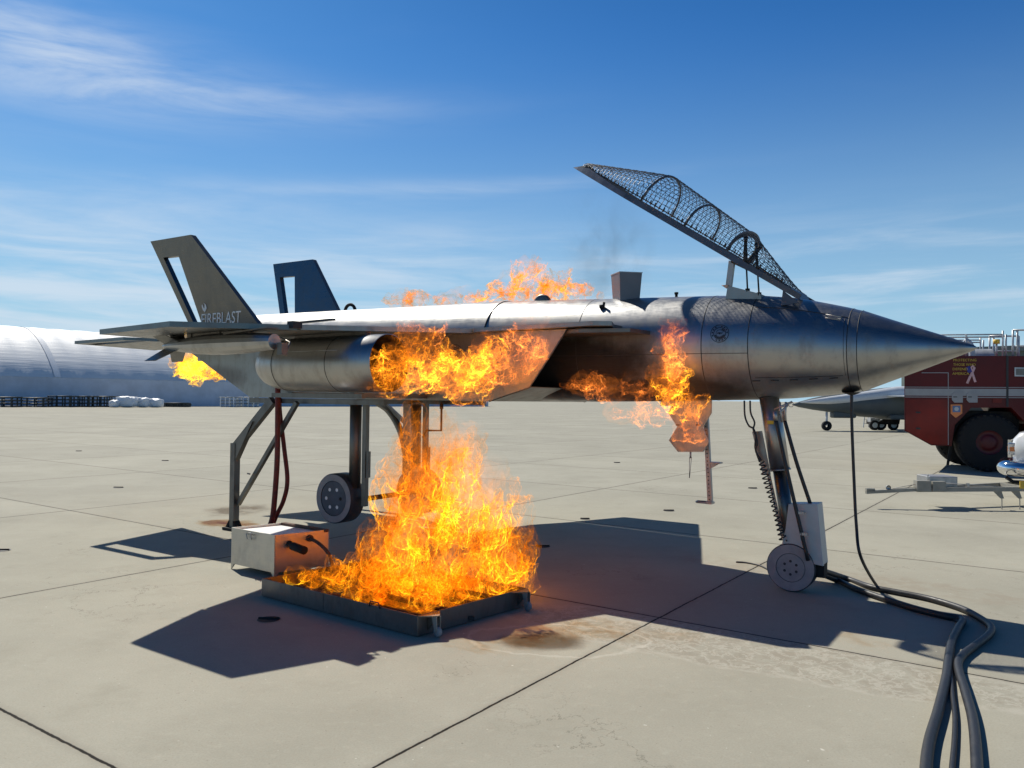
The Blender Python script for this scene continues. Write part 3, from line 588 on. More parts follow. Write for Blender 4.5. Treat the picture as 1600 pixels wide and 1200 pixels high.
for k in range(1, NA):
    net.tube([cpt(s_, math.pi*k/NA)+nd*.003*(-1)**(k+i) for i, s_ in enumerate(ss)], .0029, 4, cap=False)
sub(net, 'wire_mesh', 'wire', can)
b_ = MB()
for i in range(46): q_ = cpt(s0+.05+(s4-s0-.1)*i/45, .03); b_.tube([q_, q_+nd*.035-Vector((0, .01, 0))], .007, 5)
b_.tube([cpt(s0+.05+(s4-s0-.1)*i/20, .03)+nd*.01 for i in range(21)], .006, 5); sub(b_, 'mesh_clips', 'seam', can)
# props
b_ = MB(); yy = YC-.22
P = [jy(p, yy) for p in ((1133, 466), (1137, 446), (1188, 459), (1190, 466))]
b_.prism([(p.x, yy, p.z-(.03 if i in (0, 3) else 0)) for i, p in enumerate(P)], (0, .42, 0)); pb_ = jp(b_, 'hinge_block', 'panel')
b_ = MB(); b_.add([(P[1].x-.06, yy, P[1].z+.005), (P[1].x+.01, yy-.02, P[1].z+.005), (P[1].x+.01, yy+.06, P[1].z+.0), (P[1].x-.01, yy, P[1].z-.03)], [(0, 1, 2), (0, 1, 3), (1, 2, 3), (0, 2, 3)]); sub(b_, 'corner_tab', 'galv', pb_)
b_ = MB(); b_.bar(jy((1139, 447), yy+.03), jy((1144, 408), yy+.03), .05, .05, (0, 1, 0)); jp(b_, 'canopy_prop', 'galv')
for x0, x1, y0_, y1_ in ((1168, 1165, 454, 372), (1186, 1181, 460, 380)):
    b_ = MB(); b_.tube([jy((x0, y0_), yy+.02), jy(((x0+x1)/2, 421), yy+.06)], .008, 8); b_.tube([jy(((x0+x1)/2, 421), yy+.06), jy((x1, y1_), yy+.1)], .014, 8); b_.tube([jy((x0, y0_+2), yy+.02), jy((x0, y0_-3), yy+.02)], .022, 8); jp(b_, 'gas_spring', 'black')
# thin line hanging from the belly, and the plate it leaves from
q_ = jy((1330, 612), 7.38)
b_ = MB(); b_.lathe([(.004, .001), (.004, .08), (-.01, .045), (-.02, .02), (-.02, .001)], Vector((q_.x, 7.40, fr(q_.x)[1]-fr(q_.x)[0]-.004)), ax=(0, 0, 1), n=20); jp(b_, 'belly_port', 'black')
# ---------------------------------------------------------------- burner pan
Fp, Lp, Rp = Vector((-.64, 5.57, 0)), Vector((-2.07, 6.65, 0)), Vector((.14, 6.43, 0)); Bp = Lp+Rp-Fp
e1, e2 = (Lp-Fp), (Rp-Fp); L1, L2 = e1.length, e2.length; e1.normalize(); e2.normalize()
pan = thing('burner_pan', 'low square steel tray on casters filled with flames on the concrete', 'fire pan', Fp)
def pp(a, b, z): return e1*a+e2*b+Vector((0, 0, z))
PH = .15
def wall(mb, a0, b0, a1, b1, z0, z1):
    mb.hexa([pp(a0, b0, z0), pp(a1, b0, z0), pp(a1, b1, z0), pp(a0, b1, z0), pp(a0, b0, z1), pp(a1, b0, z1), pp(a1, b1, z1), pp(a0, b1, z1)])
M['pan'] = steel('pan_steel', (.17, .17, .18), .42, grain=(6, 6, 2), stain=.5)
mb = MB()
wall(mb, 0, 0, L1, .008, .006, PH); wall(mb, 0, L2-.008, L1, L2, .006, PH); wall(mb, 0, .0085, .008, L2-.0085, .006, PH); wall(mb, L1-.008, .0085, L1, L2-.0085, .006, PH); wall(mb, .0085, .0085, L1-.0085, L2-.0085, .008, .02)
mb.build('tray', 'pan', pan, bevel=.002)
mb = MB(); wall(mb, L1*.56, -.0012, L1*.562, .0, .01, PH-.003); mb.build('seam', 'seam', pan)
mb = MB(); c_ = L1*.24; mb.tube([pp(c_-.055, -.004, PH-.012), pp(c_-.045, -.004, PH+.028), pp(c_+.045, -.004, PH+.028), pp(c_+.055, -.004, PH-.012)], .005, 6); mb.build('handle', 'seam', pan)
mb = MB()
for i in range(4): mb.tube([pp(.08, .2+i*.26, .075), pp(L1-.08, .2+i*.26, .075)], .02, 8)
mb.tube([pp(L1*.5, .1, .07), pp(L1*.5, L2-.1, .07)], .024, 8); mb.build('burner_pipes', 'rust', pan)
for b in (.10, L2-.10):
    cs = MB(); cs.hexa([pp(-.012, b-.10, PH-.006), pp(-.10, b-.01, PH-.006), pp(-.10, b+.01, PH-.006), pp(-.012, b+.10, PH-.006), pp(-.012, b-.10, PH+.001), pp(-.10, b-.01, PH+.001), pp(-.10, b+.01, PH+.001), pp(-.012, b+.10, PH+.001)])
    cs.prism([pp(-.002, b-.006, PH-.01), pp(-.09, b-.006, PH-.01), pp(-.002, b-.006, .03)], e2*.012); cs = cs.build('caster_bracket', 'dsteel', pan)
    f_ = MB(); f_.prism([pp(-.05, b-.02, PH-.006), pp(-.10, b-.02, PH-.006), pp(-.10, b-.02, .055), pp(-.08, b-.02, .03)], e2*.004); f_.prism([pp(-.05, b+.016, PH-.006), pp(-.10, b+.016, PH-.006), pp(-.10, b+.016, .055), pp(-.08, b+.016, .03)], e2*.004); f_.build('caster_fork', 'galv', cs)
    f_ = MB(); f_.lathe([(-.013, .001), (-.013, .032), (-.009, .036), (.009, .036), (.013, .032), (.013, .001)], pp(-.092, b, .037), ax=e2, n=24); f_.build('caster_wheel', 'wheelg', cs)
mb = MB(); mb.box((-.02, -.012, .02), (.02, .012, .05)); o_ = mb.build('drain_plug', 'seam', pan); o_.location = pp(-.012, L2*.45, 0)
# ---------------------------------------------------------------- control box beside the pan
A_, B_, C_ = Vector((-2.69, 7.68, 0)), Vector((-2.155, 7.28, 0)), Vector((-1.735, 7.62, 0)); D_ = A_+C_-B_
bx = thing('burner_box', 'grey steel box with open tray top and front carry handle behind the fire pan', 'control box', A_)
def quadwall(mb, p, q_, th, z0, z1):
    d = (q_-p).normalized(); n_ = Vector((-d.y, d.x, 0))*th; mb.hexa([Vector((*v.xy, z)) for z in (z0, z1) for v in (p, q_, q_+n_, p+n_)])
Z0, Z1 = .055, .40; P_ = [v-A_ for v in (A_, B_, C_, D_)]
M['boxsteel'] = steel('box_steel', (.50, .49, .46), .38, grain=(3, 3, 20), stain=.25)
mb = MB()
for i in range(4):
    a, b = P_[i], P_[(i+1) % 4]; d = (b-a).normalized(); quadwall(mb, a+d*(.0081 if i % 2 else 0), b-d*(.0081 if i % 2 else 0), .008, Z0, Z1)
mb.hexa([Vector((*v.xy, z)) for z in (Z0+.002, Z0+.01) for v in [sum(P_, Vector())/4+(p-sum(P_, Vector())/4)*.97 for p in P_]])
mb.build('body', 'boxsteel', bx)
cen = sum(P_, Vector())/4
mb = MB(); mb.hexa([Vector((*(cen+(p-cen)*.975).xy, z)) for z in (Z1-.03, Z1-.022) for p in P_]); mb.build('tray_top', 'white', bx)
mb = MB(); quadwall(mb, P_[2]-(P_[2]-P_[3]).normalized()*.0, P_[3], .05, Z1-.02, Z1+.004); mb.build('rim', 'rust', bx)
mb = MB(); k0 = P_[0]+(P_[1]-P_[0])*.47; dd = (P_[1]-P_[0]).normalized(); nn = Vector((dd.y, -dd.x, 0))
mb.tube([k0-dd*.035+Vector((0, 0, Z1-.035)), k0-dd*.035+nn*.03+Vector((0, 0, Z1-.02)), k0-dd*.035+nn*.02+Vector((0, 0, Z1-.075)), k0+dd*.035+nn*.02+Vector((0, 0, Z1-.075)), k0+dd*.035+nn*.03+Vector((0, 0, Z1-.02)), k0+dd*.035+Vector((0, 0, Z1-.035))], .0045, 6)
mb.box(tuple(k0+Vector((-.025, -.01, Z1-.03))), tuple(k0+Vector((.025, .0, Z1-.015)))); mb.build('handle', 'galv', bx)
for i, p in enumerate(P_):
    q1_, q2_ = P_[(i+1) % 4], P_[i-1]; u1, u2 = (q1_-p).normalized(), (q2_-p).normalized()
    mb = MB(); mb.prism([p+Vector((0, 0, Z0)), p+u1*.045+Vector((0, 0, Z0)), p+u1*.008, p+Vector((0, 0, 0))], u2*.004); mb.prism([p+u1*.0001+u2*.0041+Vector((0, 0, Z0)), p+u2*.045+Vector((0, 0, Z0)), p+u2*.008+u1*.0001], u1*.004); mb.build('foot', 'boxsteel', bx)
rn = (P_[2]-P_[1]).normalized(); rout = Vector((rn.y, -rn.x, 0))
mb = MB(); s_ = P_[1]+rn*.14+Vector((0, 0, .31)); mb.tube([s_, s_+rout*.06+Vector((0, 0, -.01)), s_+rout*.07+Vector((0, 0, -.012)), s_+rout*.30+Vector((.0, .06, -.03))], [.03, .026, .036, .038], 12); mb.build('burner_nozzle', 'black', bx)
mb = MB(); s_ = P_[1]+rn*.34+Vector((0, 0, .34)); mb.tube([s_, s_+rout*.025], .032, 12)
mb.tube(smooth_path([s_, s_+rout*.2+Vector((0, 0, -.02)), s_+rout*.40+Vector((0, 0, -.08)), s_+rout*.50+Vector((0, 0, -.2)), s_+rout*.56+Vector((.0, -.02, -.27))], 5), .016, 8); mb.build('feed_pipe', 'rust', bx)
# ---------------------------------------------------------------- hoses
def hose(name, label, pts, r_, mat_, cat='hose', group=None):
    o_ = Vector((pts[0][0], pts[0][1], 0)); b_ = MB(); b_.tube(smooth_path([Vector(p)-o_ for p in pts], 10), r_, 12)
    return tag(b_.build(name, mat_, loc=o_), label, cat, group)
def Jp(p, y): return J(*jy(p, y))
hose('red_hose', 'straight dark red hose hanging from the jet behind the grey box', [Jp((434, 598), 6.42), Jp((434, 650), 6.38), Jp((433, 720), 6.36), Jp((429, 780), 6.36), Jp((425, 812), 6.36), J(-7.62, 6.34, .02), J(-7.4, 6.2, .02)], .032, 'red_hose')
hose('red_hose', 'bowed dark red hose looping beside the straight one behind the grey box', [Jp((436, 598), 6.52), Jp((437, 640), 6.50), Jp((444, 700), 6.48), Jp((449, 750), 6.46), Jp((443, 782), 6.46), Jp((431, 808), 6.44), J(-7.63, 6.42, .02), J(-7.3, 6.3, .02)], .026, 'red_hose')
def G2(pts, r_): return [at(p, r_) for p in pts]
st_ = J(-1.60, 7.36, .20)
hose('ground_cable', 'thick black cable making the outer bend on the right of the apron', [st_+Vector((.03, .03, 0))]+G2([(1320, 903), (1360, 917), (1400, 925), (1450, 935), (1500, 950), (1530, 965), (1548, 979), (1545, 992), (1522, 1010), (1503, 1025), (1497, 1042), (1508, 1080), (1520, 1125), (1526, 1190), (1527, 1290)], .026), .026, 'hose', 'cable', 'cables on the apron')
hose('ground_cable', 'thick black cable taking the inner bend, leftmost of its bundle at the bottom edge', [st_+Vector((-.02, -.04, 0))]+G2([(1306, 906), (1340, 921), (1380, 935), (1430, 951), (1475, 962), (1503, 968), (1497, 982), (1487, 1003), (1482, 1030), (1478, 1060), (1466, 1110), (1453, 1155), (1447, 1200), (1446, 1290)], .027), .027, 'hose', 'cable', 'cables on the apron')
hose('ground_cable', 'thin black cable dropping from the belly to run between the thick cables', [J(q_.x, 7.40, 1.76), Jp((1331, 660), 7.40), Jp((1334, 740), 7.40), Jp((1338, 820), 7.36), Jp((1345, 870), 7.28)]+G2([(1372, 918), (1395, 936), (1420, 946), (1470, 960), (1498, 972), (1499, 984), (1489, 1008), (1486, 1040), (1488, 1080), (1492, 1120), (1491, 1160), (1487, 1210), (1486, 1290)], .015), .013, 'hose', 'cable', 'cables on the apron')
hose('ground_lead', 'short black lead lying on the concrete left of the nose wheel', G2([(1150, 878), (1165, 879), (1185, 883), (1200, 890), (1225, 905)], .008), .008, 'hose', 'cable')
# tie down points sunk in the slabs
TD = [((420, 968), 'nearest oval tie-down recess in the wing shadow left of the fire pan', .085), ((848, 854), 'oval tie-down recess in the shadow right of the tall flames', .085),
      ((2, 860), 'oval tie-down recess at the left edge of the photo', .09), ((185, 762), 'oval tie-down recess left of the stand and below the near joint crossing', .09), ((258, 720), 'small far tie-down recess left of the stand leg', .09),
      ((1045, 798), 'oval tie-down recess just beyond the wing shadow corner', .085), ((914, 811), 'oval tie-down recess touching the far edge of the wing shadow', .07), ((964, 723), 'far tie-down recess left of the notched gear door', .09), ((1176, 763), 'tie-down recess just left of the coiled air line', .09), ((123, 705), 'far tie-down recess near the left edge of the photo', .09)]
for p, lb, r_ in TD:
    c_ = at(p); b_ = MB(); b_.lathe([(.003, r_), (.0045, r_*.9), (.0035, .001)], (0, 0, 0), ax=(0, 0, 1), n=28); o_ = tag(b_.build('tie_down', 'seam', loc=c_), lb, 'tie-down', 'tie-down points in the slabs')
    b_ = MB(); b_.tube([(-r_*.9, 0, .008), (r_*.9, 0, .008)], .012, 6); b_.build('ring_bar', 'black', o_)
# ---------------------------------------------------------------- fire truck
M['redp'] = simple('red_truck_paint', (.095, .004, .005), .4, var=.18, scale=1.2, coat=.12, spec=.25, dirt=((.12, .02, .015), .4))
M['redp2'] = simple('faded_red_panel', (.19, .012, .006), .4, var=.35, scale=.9, coat=.1, spec=.25)
M['stripe'] = simple('reflective_stripe', (.33, .33, .34), .5, var=.08)
M['tyre'] = simple('truck_tyre', (.012, .012, .013), .85, var=.3, scale=12, bump=.3)
M['hubred'] = simple('hub_red', (.09, .006, .008), .5)
M['pipew'] = simple('pale_rail', (.50, .51, .52), .4, metal=.3)
M['orange'] = simple('orange_board', (.75, .25, .08), .5); M['bluesq'] = simple('blue_emblem', (.12, .20, .38), .5)
M['gold'] = simple('gold_lettering', (.62, .42, .05), .5); M['pink'] = simple('ribbon', (.62, .38, .40), .5); M['navy'] = simple('ribbon_blue', (.03, .03, .22), .5)
TY, TRZ = 20.0, R(-16)
def onplane(p, o_, rz):                              # pixel -> (along, height) on the upright plane through o_ turned by rz
    d_ = Vector((math.cos(rz), math.sin(rz), 0)); n_ = Vector((-math.sin(rz), math.cos(rz), 0)); r_ = ray(p)
    k = n_.dot(o_)/n_.dot(r_); q_ = r_*k; return Vector(((q_-o_).dot(d_), 0, H+q_.z))
def tq(x, y, dy=0.0): v_ = onplane((x, y), Vector((TX0, TY, 0)), TRZ); return Vector((v_.x+max(0, dy)*TSH*(1 if x < 1430 else 0), dy, v_.z))
TX0 = atD((1413, 700), TY).x; TSH = .22
trk = thing('fire_truck', 'dark red airport fire truck with a pale side stripe and roof rails', 'fire truck', (TX0, TY, 0), TRZ)
def poly(mb, pts, dy0, depth): return mb.prism([tq(x, y, dy0) for x, y in pts], (0, depth, 0))
BP = [(1413, 556), (1413, 673), (1455, 696), (1487, 697), (1492, 664), (1518, 637), (1580, 637), (1604, 662), (1606, 700), (1900, 702), (1900, 560), (1572, 556)]
mb = MB(); P0 = [tq(x, y, 0) for x, y in BP]; P1 = [p+Vector((.75 if BP[i][0] < 1430 else .45 if BP[i][0] < 1460 else 0, 2.6, 0)) for i, p in enumerate(P0)]; n_ = len(P0)
mb.add(P0+P1, [tuple(range(n_))[::-1], tuple(range(n_, 2*n_))]+[(i, (i+1) % n_, n_+(i+1) % n_, n_+i) for i in range(n_)]); mb.build('body', 'redp', trk, bevel=.02)
mb = MB(); mb.box(tuple(tq(1480, 700, .02)), tuple(tq(1900, 640, 2.5))); b0 = mb.v
mb = MB(); a, b = tq(1494, 660, .5), tq(1600, 640, 2.4); mb.box((a.x, .35, .75), (b.x, 2.2, 1.5)); mb.build('wheel_well', 'black', trk)
mb = MB(); poly(mb, [(1415, 624), (1415, 672), (1455, 694), (1481, 695), (1481, 624)], -.006, .005); mb.build('rear_panel', 'redp2', trk)
for x_, y_ in ((1431, 643), (1431, 668)):
    mb = MB(); poly(mb, [(x_, y_), (x_+7, y_+.5), (x_+7, y_+3), (x_, y_+2.5)], -.02, .013); mb.build('latch', 'seam', trk)
mb = MB(); poly(mb, [(1414, 607), (1414, 618), (1900, 621), (1900, 609)], -.012, .011); poly(mb, [(1414, 604.3), (1414, 605.3), (1900, 607), (1900, 606)], -.012, .011); poly(mb, [(1414, 619.6), (1414, 620.8), (1900, 624), (1900, 622.8)], -.012, .011); mb.build('side_stripe', 'stripe', trk)
mb = MB(); poly(mb, [(1481, 583), (1481, 695), (1482, 695), (1482, 583)], -.014, .0135); poly(mb, [(1440, 582), (1440, 583), (1481.9, 583), (1481.9, 582)], -.015, .0145); mb.build('locker_edge', 'stripe', trk)
mb = MB(); poly(mb, [(1572, 556), (1572, 636), (1575.5, 636), (1575.5, 556)], -.016, .0155); mb.build('body_gap', 'seam', trk)
for x0 in (1487, 1510):
    mb = MB(); poly(mb, [(x0, 616), (x0, 625), (x0+4, 629), (x0+17, 629), (x0+17, 613), (x0+4, 613)], -.03, .017); pl = mb.build('side_plate', 'stripe', trk); mb = MB(); poly(mb, [(x0+2, 619.5), (x0+2, 621), (x0+8, 621), (x0+8, 619.5)], -.033, .0025); mb.build('plate_mark', 'seam', pl)
mb = MB(); poly(mb, [(1485, 632), (1485, 646), (1493, 653), (1503, 646), (1503, 632)], -.03, .02); pl = mb.build('warning_board', 'orange', trk)
mb = MB(); poly(mb, [(1488, 634), (1488, 644), (1500, 644), (1500, 634)], -.034, .0035); mb.build('board_panel', 'bluesq', pl)
mb = MB(); c_ = tq(1494, 639, -.036); mb.lathe([(-.002, .05), (-.002, .001)], c_, ax=(0, 1, 0), n=20, smooth=False); mb.build('round_emblem', 'pipew', pl)
mb = MB(); poly(mb, [(1551, 622), (1551, 629), (1565, 630), (1565, 623)], -.02, .008); mb.build('marker_lamp', 'redp2', trk)
mb = MB(); poly(mb, [(1585, 574), (1585, 588), (1700, 590), (1700, 576)], -.02, .018); wn_ = mb.build('window_frame', 'pipew', trk); mb = MB(); poly(mb, [(1587, 576), (1587, 586), (1698, 588), (1698, 578)], -.024, .003); mb.build('window_pane', 'dsteel', wn_)
def textmesh(s, size, name, mat_, parent, loc, rot=(R(90), 0, 0), wid=None):
    cu = bpy.data.curves.new(name, 'FONT'); cu.body = s; cu.size = size; cu.extrude = .002; cu.resolution_u = 2
    tmp = bpy.data.objects.new(name, cu); C.objects.link(tmp); bpy.context.view_layer.update()
    me = bpy.data.meshes.new_from_object(tmp.evaluated_get(bpy.context.evaluated_depsgraph_get())); bpy.data.objects.remove(tmp)
    if wid: k = wid/max(v.co.x for v in me.vertices); [setattr(v, 'co', Vector((v.co.x*k, v.co.y, v.co.z))) for v in me.vertices]
    me.materials.append(M[mat_]); ob = bpy.data.objects.new(name, me); C.objects.link(ob); ob.parent = parent; ob.location = loc; ob.rotation_euler = rot; return ob
for s, x, y, wpx in (('PROTECTING', 1489, 564.5, 32), ('THOSE WHO', 1489, 571.5, 31), ('DEFEND', 1488, 578.5, 21), ('AMERICA', 1488, 585.5, 23)):
    textmesh(s, .088, 'slogan', 'gold', trk, tq(x, y, -.008), wid=wpx/62)
mb = MB(); mb.tube([tq(x, y, -.012) for x, y in ((1511, 599), (1515, 590), (1520, 580), (1522.5, 575), (1520, 571), (1517, 575), (1520, 585), (1524, 597))], .03, 6); o_ = mb.build('ribbon_emblem', 'pink', trk); o_.scale = (1, .12, 1)
mb = MB(); mb.tube([tq(x, y, -.02) for x, y in ((1512, 573), (1514, 577), (1516, 582))], .055, 8); o_ = mb.build('ribbon_field', 'navy', trk); o_.scale = (1, .12, 1)
# rails, exhausts, beacon
for yy_ in (.3, 2.2):
    mb = MB()
    for y_ in (522, 526): mb.tube([tq(1440, y_, yy_), tq(1573, y_-1, yy_)], .018, 6)
    for x_ in (1450, 1515, 1573, 1578): mb.tube([tq(x_, 556, yy_), tq(x_, 515 if x_ == 1573 else 521, yy_)], .022, 6)
    mb.build('roof_rail', 'pipew', trk); mb = MB()
    for x_ in (1589, 1596, 1640): mb.tube([tq(x_, 562, yy_), tq(x_, 514, yy_)], .025, 6)
    mb.tube([tq(1589, 514, yy_), tq(1640, 514, yy_)], .022, 6); mb.tube([tq(1589, 540, yy_), tq(1640, 540, yy_)], .02, 6); mb.build('roof_rail', 'pipew', trk)
for x_ in (1500, 1523):
    mb = MB(); mb.tube(smooth_path([tq(x_+10, 556, .8), tq(x_+10, 545, .8), tq(x_+8, 536, .8), tq(x_+3, 530, .8), tq(x_-2, 527, .8)], 5), .07, 14); mb.build('exhaust_stack', 'pipew', trk)
mb = MB(); mb.tube([tq(1567, 556, .5), tq(1567, 535, .5)], .025, 8); bn = mb.build('beacon_post', 'pipew', trk); mb = MB(); mb.tube([tq(1567, 535, .5), tq(1567, 528, .5)], .075, 12); mb.build('beacon_lamp', 'gold', bn)
mb = MB(); mb.lathe([(-.3, .30), (.3, .30)], tq(1552, 556, 1.3)+Vector((0, 0, -.05)), ax=(1, 0, 0), n=24, a0=-R(90), a1=R(90)); mb.build('roof_hose_reel', 'pipew', trk)
def truck_wheel(x_, dy_, par):
    c_ = tq(x_, 690, dy_); c_.z = .73; s_ = 1 if dy_ > 1 else -1
    mb = MB(); mb.lathe([(-.2, .30), (-.21, .42), (-.2, .62), (-.14, .72), (.14, .72), (.2, .62), (.2, .3)], c_, ax=(0, 1, 0), n=48)
    for k in range(30):
        a = 2*math.pi*k/30; d_ = Vector((math.cos(a), 0, math.sin(a))); e_ = Vector((-math.sin(a), 0, math.cos(a)))
        for sy in (-1, 1): mb.bar(c_+d_*.695+Vector((0, sy*.05, 0)), c_+d_*.66+Vector((0, sy*.19, 0))+e_*.03, .06, .06, tuple(e_))
    w_ = mb.build('wheel', 'tyre', par)
    mb = MB(); mb.lathe([(-.19, .33), (-.17, .31), (-.10, .22), (-.16, .18), (-.18, .12), (-.18, .001)], c_, ax=(0, 1, 0), n=32); mb.build('rim', 'hubred', w_)
for x_, y_ in ((1547, .25), (1547, 2.3), (1790, .25), (1790, 2.3)): truck_wheel(x_, y_, trk)
mb = MB(); mb.prism([tq(1487, 697, .2), tq(1482, 728, .2), tq(1486, 728, .2), tq(1492, 697, .2)], (0, .03, 0)); mb.build('mud_flap', 'black', trk)
# ---------------------------------------------------------------- pickup front at the right edge
M['chrome'] = simple('chrome', (.75, .76, .78), .08, metal=1.0, var=.03)
M['whitep'] = simple('white_car_paint', (.78, .78, .77), .25, coat=.7, var=.03)
M['lens'] = simple('lamp_lens', (.55, .58, .62), .1, metal=.7, scale=30, var=.4)
M['glass'] = simple('dark_glass', (.02, .025, .03), .06, spec=1.0)
PY = 13.2; PX0 = atD((1572, 740), PY).x
pk = thing('pickup_truck', 'white pickup truck with chrome front bumper cut off by the right edge', 'pickup truck', (PX0, PY, 0), R(-36))
def kq(x, y, dy=0.0): v_ = atD((x, y), PY); return Vector((v_.x-PX0, dy, v_.z))
mb = MB()                                            # lofted hood and body: sections from the near side to the far side
secs = []
for dy_, ins in ((0, .10), (.18, .03), (.9, 0), (1.62, .03), (1.8, .10)):
    secs.append([Vector((x+ins, dy_, z)) for x, z in ((.06, .72), (.03, .95), (.06, 1.10), (.14, 1.20), (.5, 1.27), (1.25, 1.32), (1.9, 1.85), (3.4, 1.90), (3.9, 1.35), (5.6, 1.35), (5.6, .60), (.3, .60))])
n_ = len(secs[0]); vs = [v for s in secs for v in s]; fs = [(i*n_+k, i*n_+(k+1) % n_, (i+1)*n_+(k+1) % n_, (i+1)*n_+k) for i in range(4) for k in range(n_)]+[tuple(range(n_)), tuple(range(4*n_, 5*n_))[::-1]]
mb.add(vs, fs, True); mb.build('body', 'whitep', pk)
mb = MB(); mb.tube(smooth_path([(.32, -.04, .62), (.12, -.01, .62), (-.02, .16, .62), (-.06, .9, .62), (-.02, 1.64, .62), (.12, 1.81, .62), (.32, 1.84, .62)], 6), .125, 14); mb.build('front_bumper', 'chrome', pk)
mb = MB(); mb.box((.0, .35, .78), (.05, 1.45, 1.08)); gr_ = mb.build('grille', 'chrome', pk); mb = MB(); [mb.box((-.006, .4, .80+k*.07), (-.001, 1.4, .83+k*.07)) for k in range(4)]; mb.build('grille_slots', 'seam', gr_)
for dy_ in (.06, 1.48):
    mb = MB(); mb.box((.02, dy_, .84), (.16, dy_+.26, 1.04)); hl = mb.build('headlight', 'lens', pk, bevel=.02); mb = MB(); mb.box((.05, dy_-.02, .90), (.15, dy_+.05, .97)); mb.box((.01, dy_+.05, .89), (.05, dy_+.12, .97)); mb.build('turn_lamp', 'orange', hl)
mb = MB(); mb.tube([(.0, .05, .46), (.1, 0, .40), (.5, -.01, .40)], .03, 8); mb.build('air_dam', 'black', pk)
for x_ in (.95, 4.4):
    for dy_ in (.12, 1.68):
        mb = MB(); mb.lathe([(-.12, .22), (-.12, .36), (-.09, .39), (.09, .39), (.12, .36), (.12, .22)], (x_, dy_, .39), ax=(0, 1, 0), n=40); w_ = mb.build('wheel', 'tyre', pk); mb = MB(); mb.lathe([(-.11, .22), (-.07, .2), (-.1, .001)], (x_, dy_, .39), ax=(0, 1, 0), n=24); mb.build('rim', 'chrome', w_)
# ---------------------------------------------------------------- towed trailer frame
LY = 12.7; LX0 = atD((1353, 769), LY).x
tr = thing('trailer_frame', 'low grey steel trailer drawbar with two boxes and short leg plates', 'trailer', (LX0, LY, 0))
def lq(x, y, dy=0.0): v_ = atD((x, y), LY); return Vector((v_.x-LX0, dy, v_.z))
M['trl'] = simple('trailer_grey', (.30, .29, .25), .55, var=.15)
mb = MB(); mb.bar(lq(1353, 769), lq(1432, 765), .06, .05); mb.bar(lq(1432, 765, 0), lq(1760, 763, 0), .07, .07); mb.bar(lq(1432, 765, .04), lq(1760, 763, 1.2), .07, .07); mb.bar(lq(1600, 763, 0), lq(1600, 763, .6), .06, .06)
mb.box(tuple(lq(1353, 767, -.03)), tuple(lq(1366, 763, .03)))
mb.build('drawbar', 'trl', tr)
mb = MB(); a, b = lq(1430, 767, -.06), lq(1452, 751, .06); mb.box(tuple(a), tuple(b)); a, b = lq(1454.5, 767, -.06), lq(1475, 752, .06); mb.box(tuple(a), tuple(b)); mb.build('side_lockers', 'trl', tr)
mb = MB(); a, b = lq(1457, 762, .10), lq(1502, 746, .5); mb.box(tuple(a), tuple(b)); mb.bar(lq(1455, 752, .1), lq(1455, 742, .1), .02, .02); mb.build('equipment_case', 'galv', tr, bevel=.01)
for x_ in (1552, 1580):
    mb = MB(); mb.prism([lq(x_, 767), lq(x_+13, 767), lq(x_+17, 779), lq(x_+12, 779)], (0, .02, 0)); mb.bar(lq(x_+14, 779, .01), Vector((lq(x_+14, 779).x, .01, .0)), .012, .012); mb.build('leg_plate', 'trl', tr)
mb = MB(); mb.lathe([(-.01, .04), (.01, .04), (.01, .001)], lq(1388, 762), ax=(0, 1, 0), n=16); mb.tube([lq(1388, 764), lq(1388, 768)], .01, 6); mb.tube([lq(1395, 763), lq(1430, 757)], .005, 5); mb.tube([lq(1382, 765), lq(1432, 761)], .005, 5); mb.tube([lq(1475, 755), lq(1530, 758), lq(1590, 763)], .008, 5); mb.box(tuple(lq(1510, 760, -.02)), tuple(lq(1514, 755, .02))); mb.build('reflector', 'galv', tr)
mb = MB(); mb.box(tuple(lq(1591, 763, -.05)), tuple(lq(1610, 752, -.03))); mb.build('yellow_plate', 'gold', tr)
# ---------------------------------------------------------------- parked jet far behind
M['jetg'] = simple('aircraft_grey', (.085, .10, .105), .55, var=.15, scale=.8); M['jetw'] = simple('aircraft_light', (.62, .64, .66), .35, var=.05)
QY = 47.0; QX0 = atD((1330, 640), QY).x
gj = thing('parked_jet', 'dark grey parked jet with pale upper surfaces far behind the nose cone', 'aircraft', (QX0, QY, 0), R(4))
mb = MB(); mb.lathe([(-3.6, .02, -.12), (-3.2, .16, -.10), (-2.4, .34, -.06), (-1.2, .55), (.5, .78), (2.5, .95, .05), (6, 1.0, .1), (10, .8, .2), (12, .5, .4)], (0, 0, 1.62), n=28); mb.build('fuselage', 'jetg', gj)
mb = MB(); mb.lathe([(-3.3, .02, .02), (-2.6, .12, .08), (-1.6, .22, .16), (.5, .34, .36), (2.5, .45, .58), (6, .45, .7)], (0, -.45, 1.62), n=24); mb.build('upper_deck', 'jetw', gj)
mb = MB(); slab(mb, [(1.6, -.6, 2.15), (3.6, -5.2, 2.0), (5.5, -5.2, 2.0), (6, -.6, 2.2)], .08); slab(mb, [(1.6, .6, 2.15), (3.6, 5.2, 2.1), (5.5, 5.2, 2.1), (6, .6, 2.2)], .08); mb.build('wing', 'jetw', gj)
mb = MB(); mb.box((-1.2, -.3, .75), (.2, .3, 1.15)); mb.box((2.0, -.8, .7), (5.5, .8, 1.0)); mb.build('belly_pod', 'jetg', gj, bevel=.1)
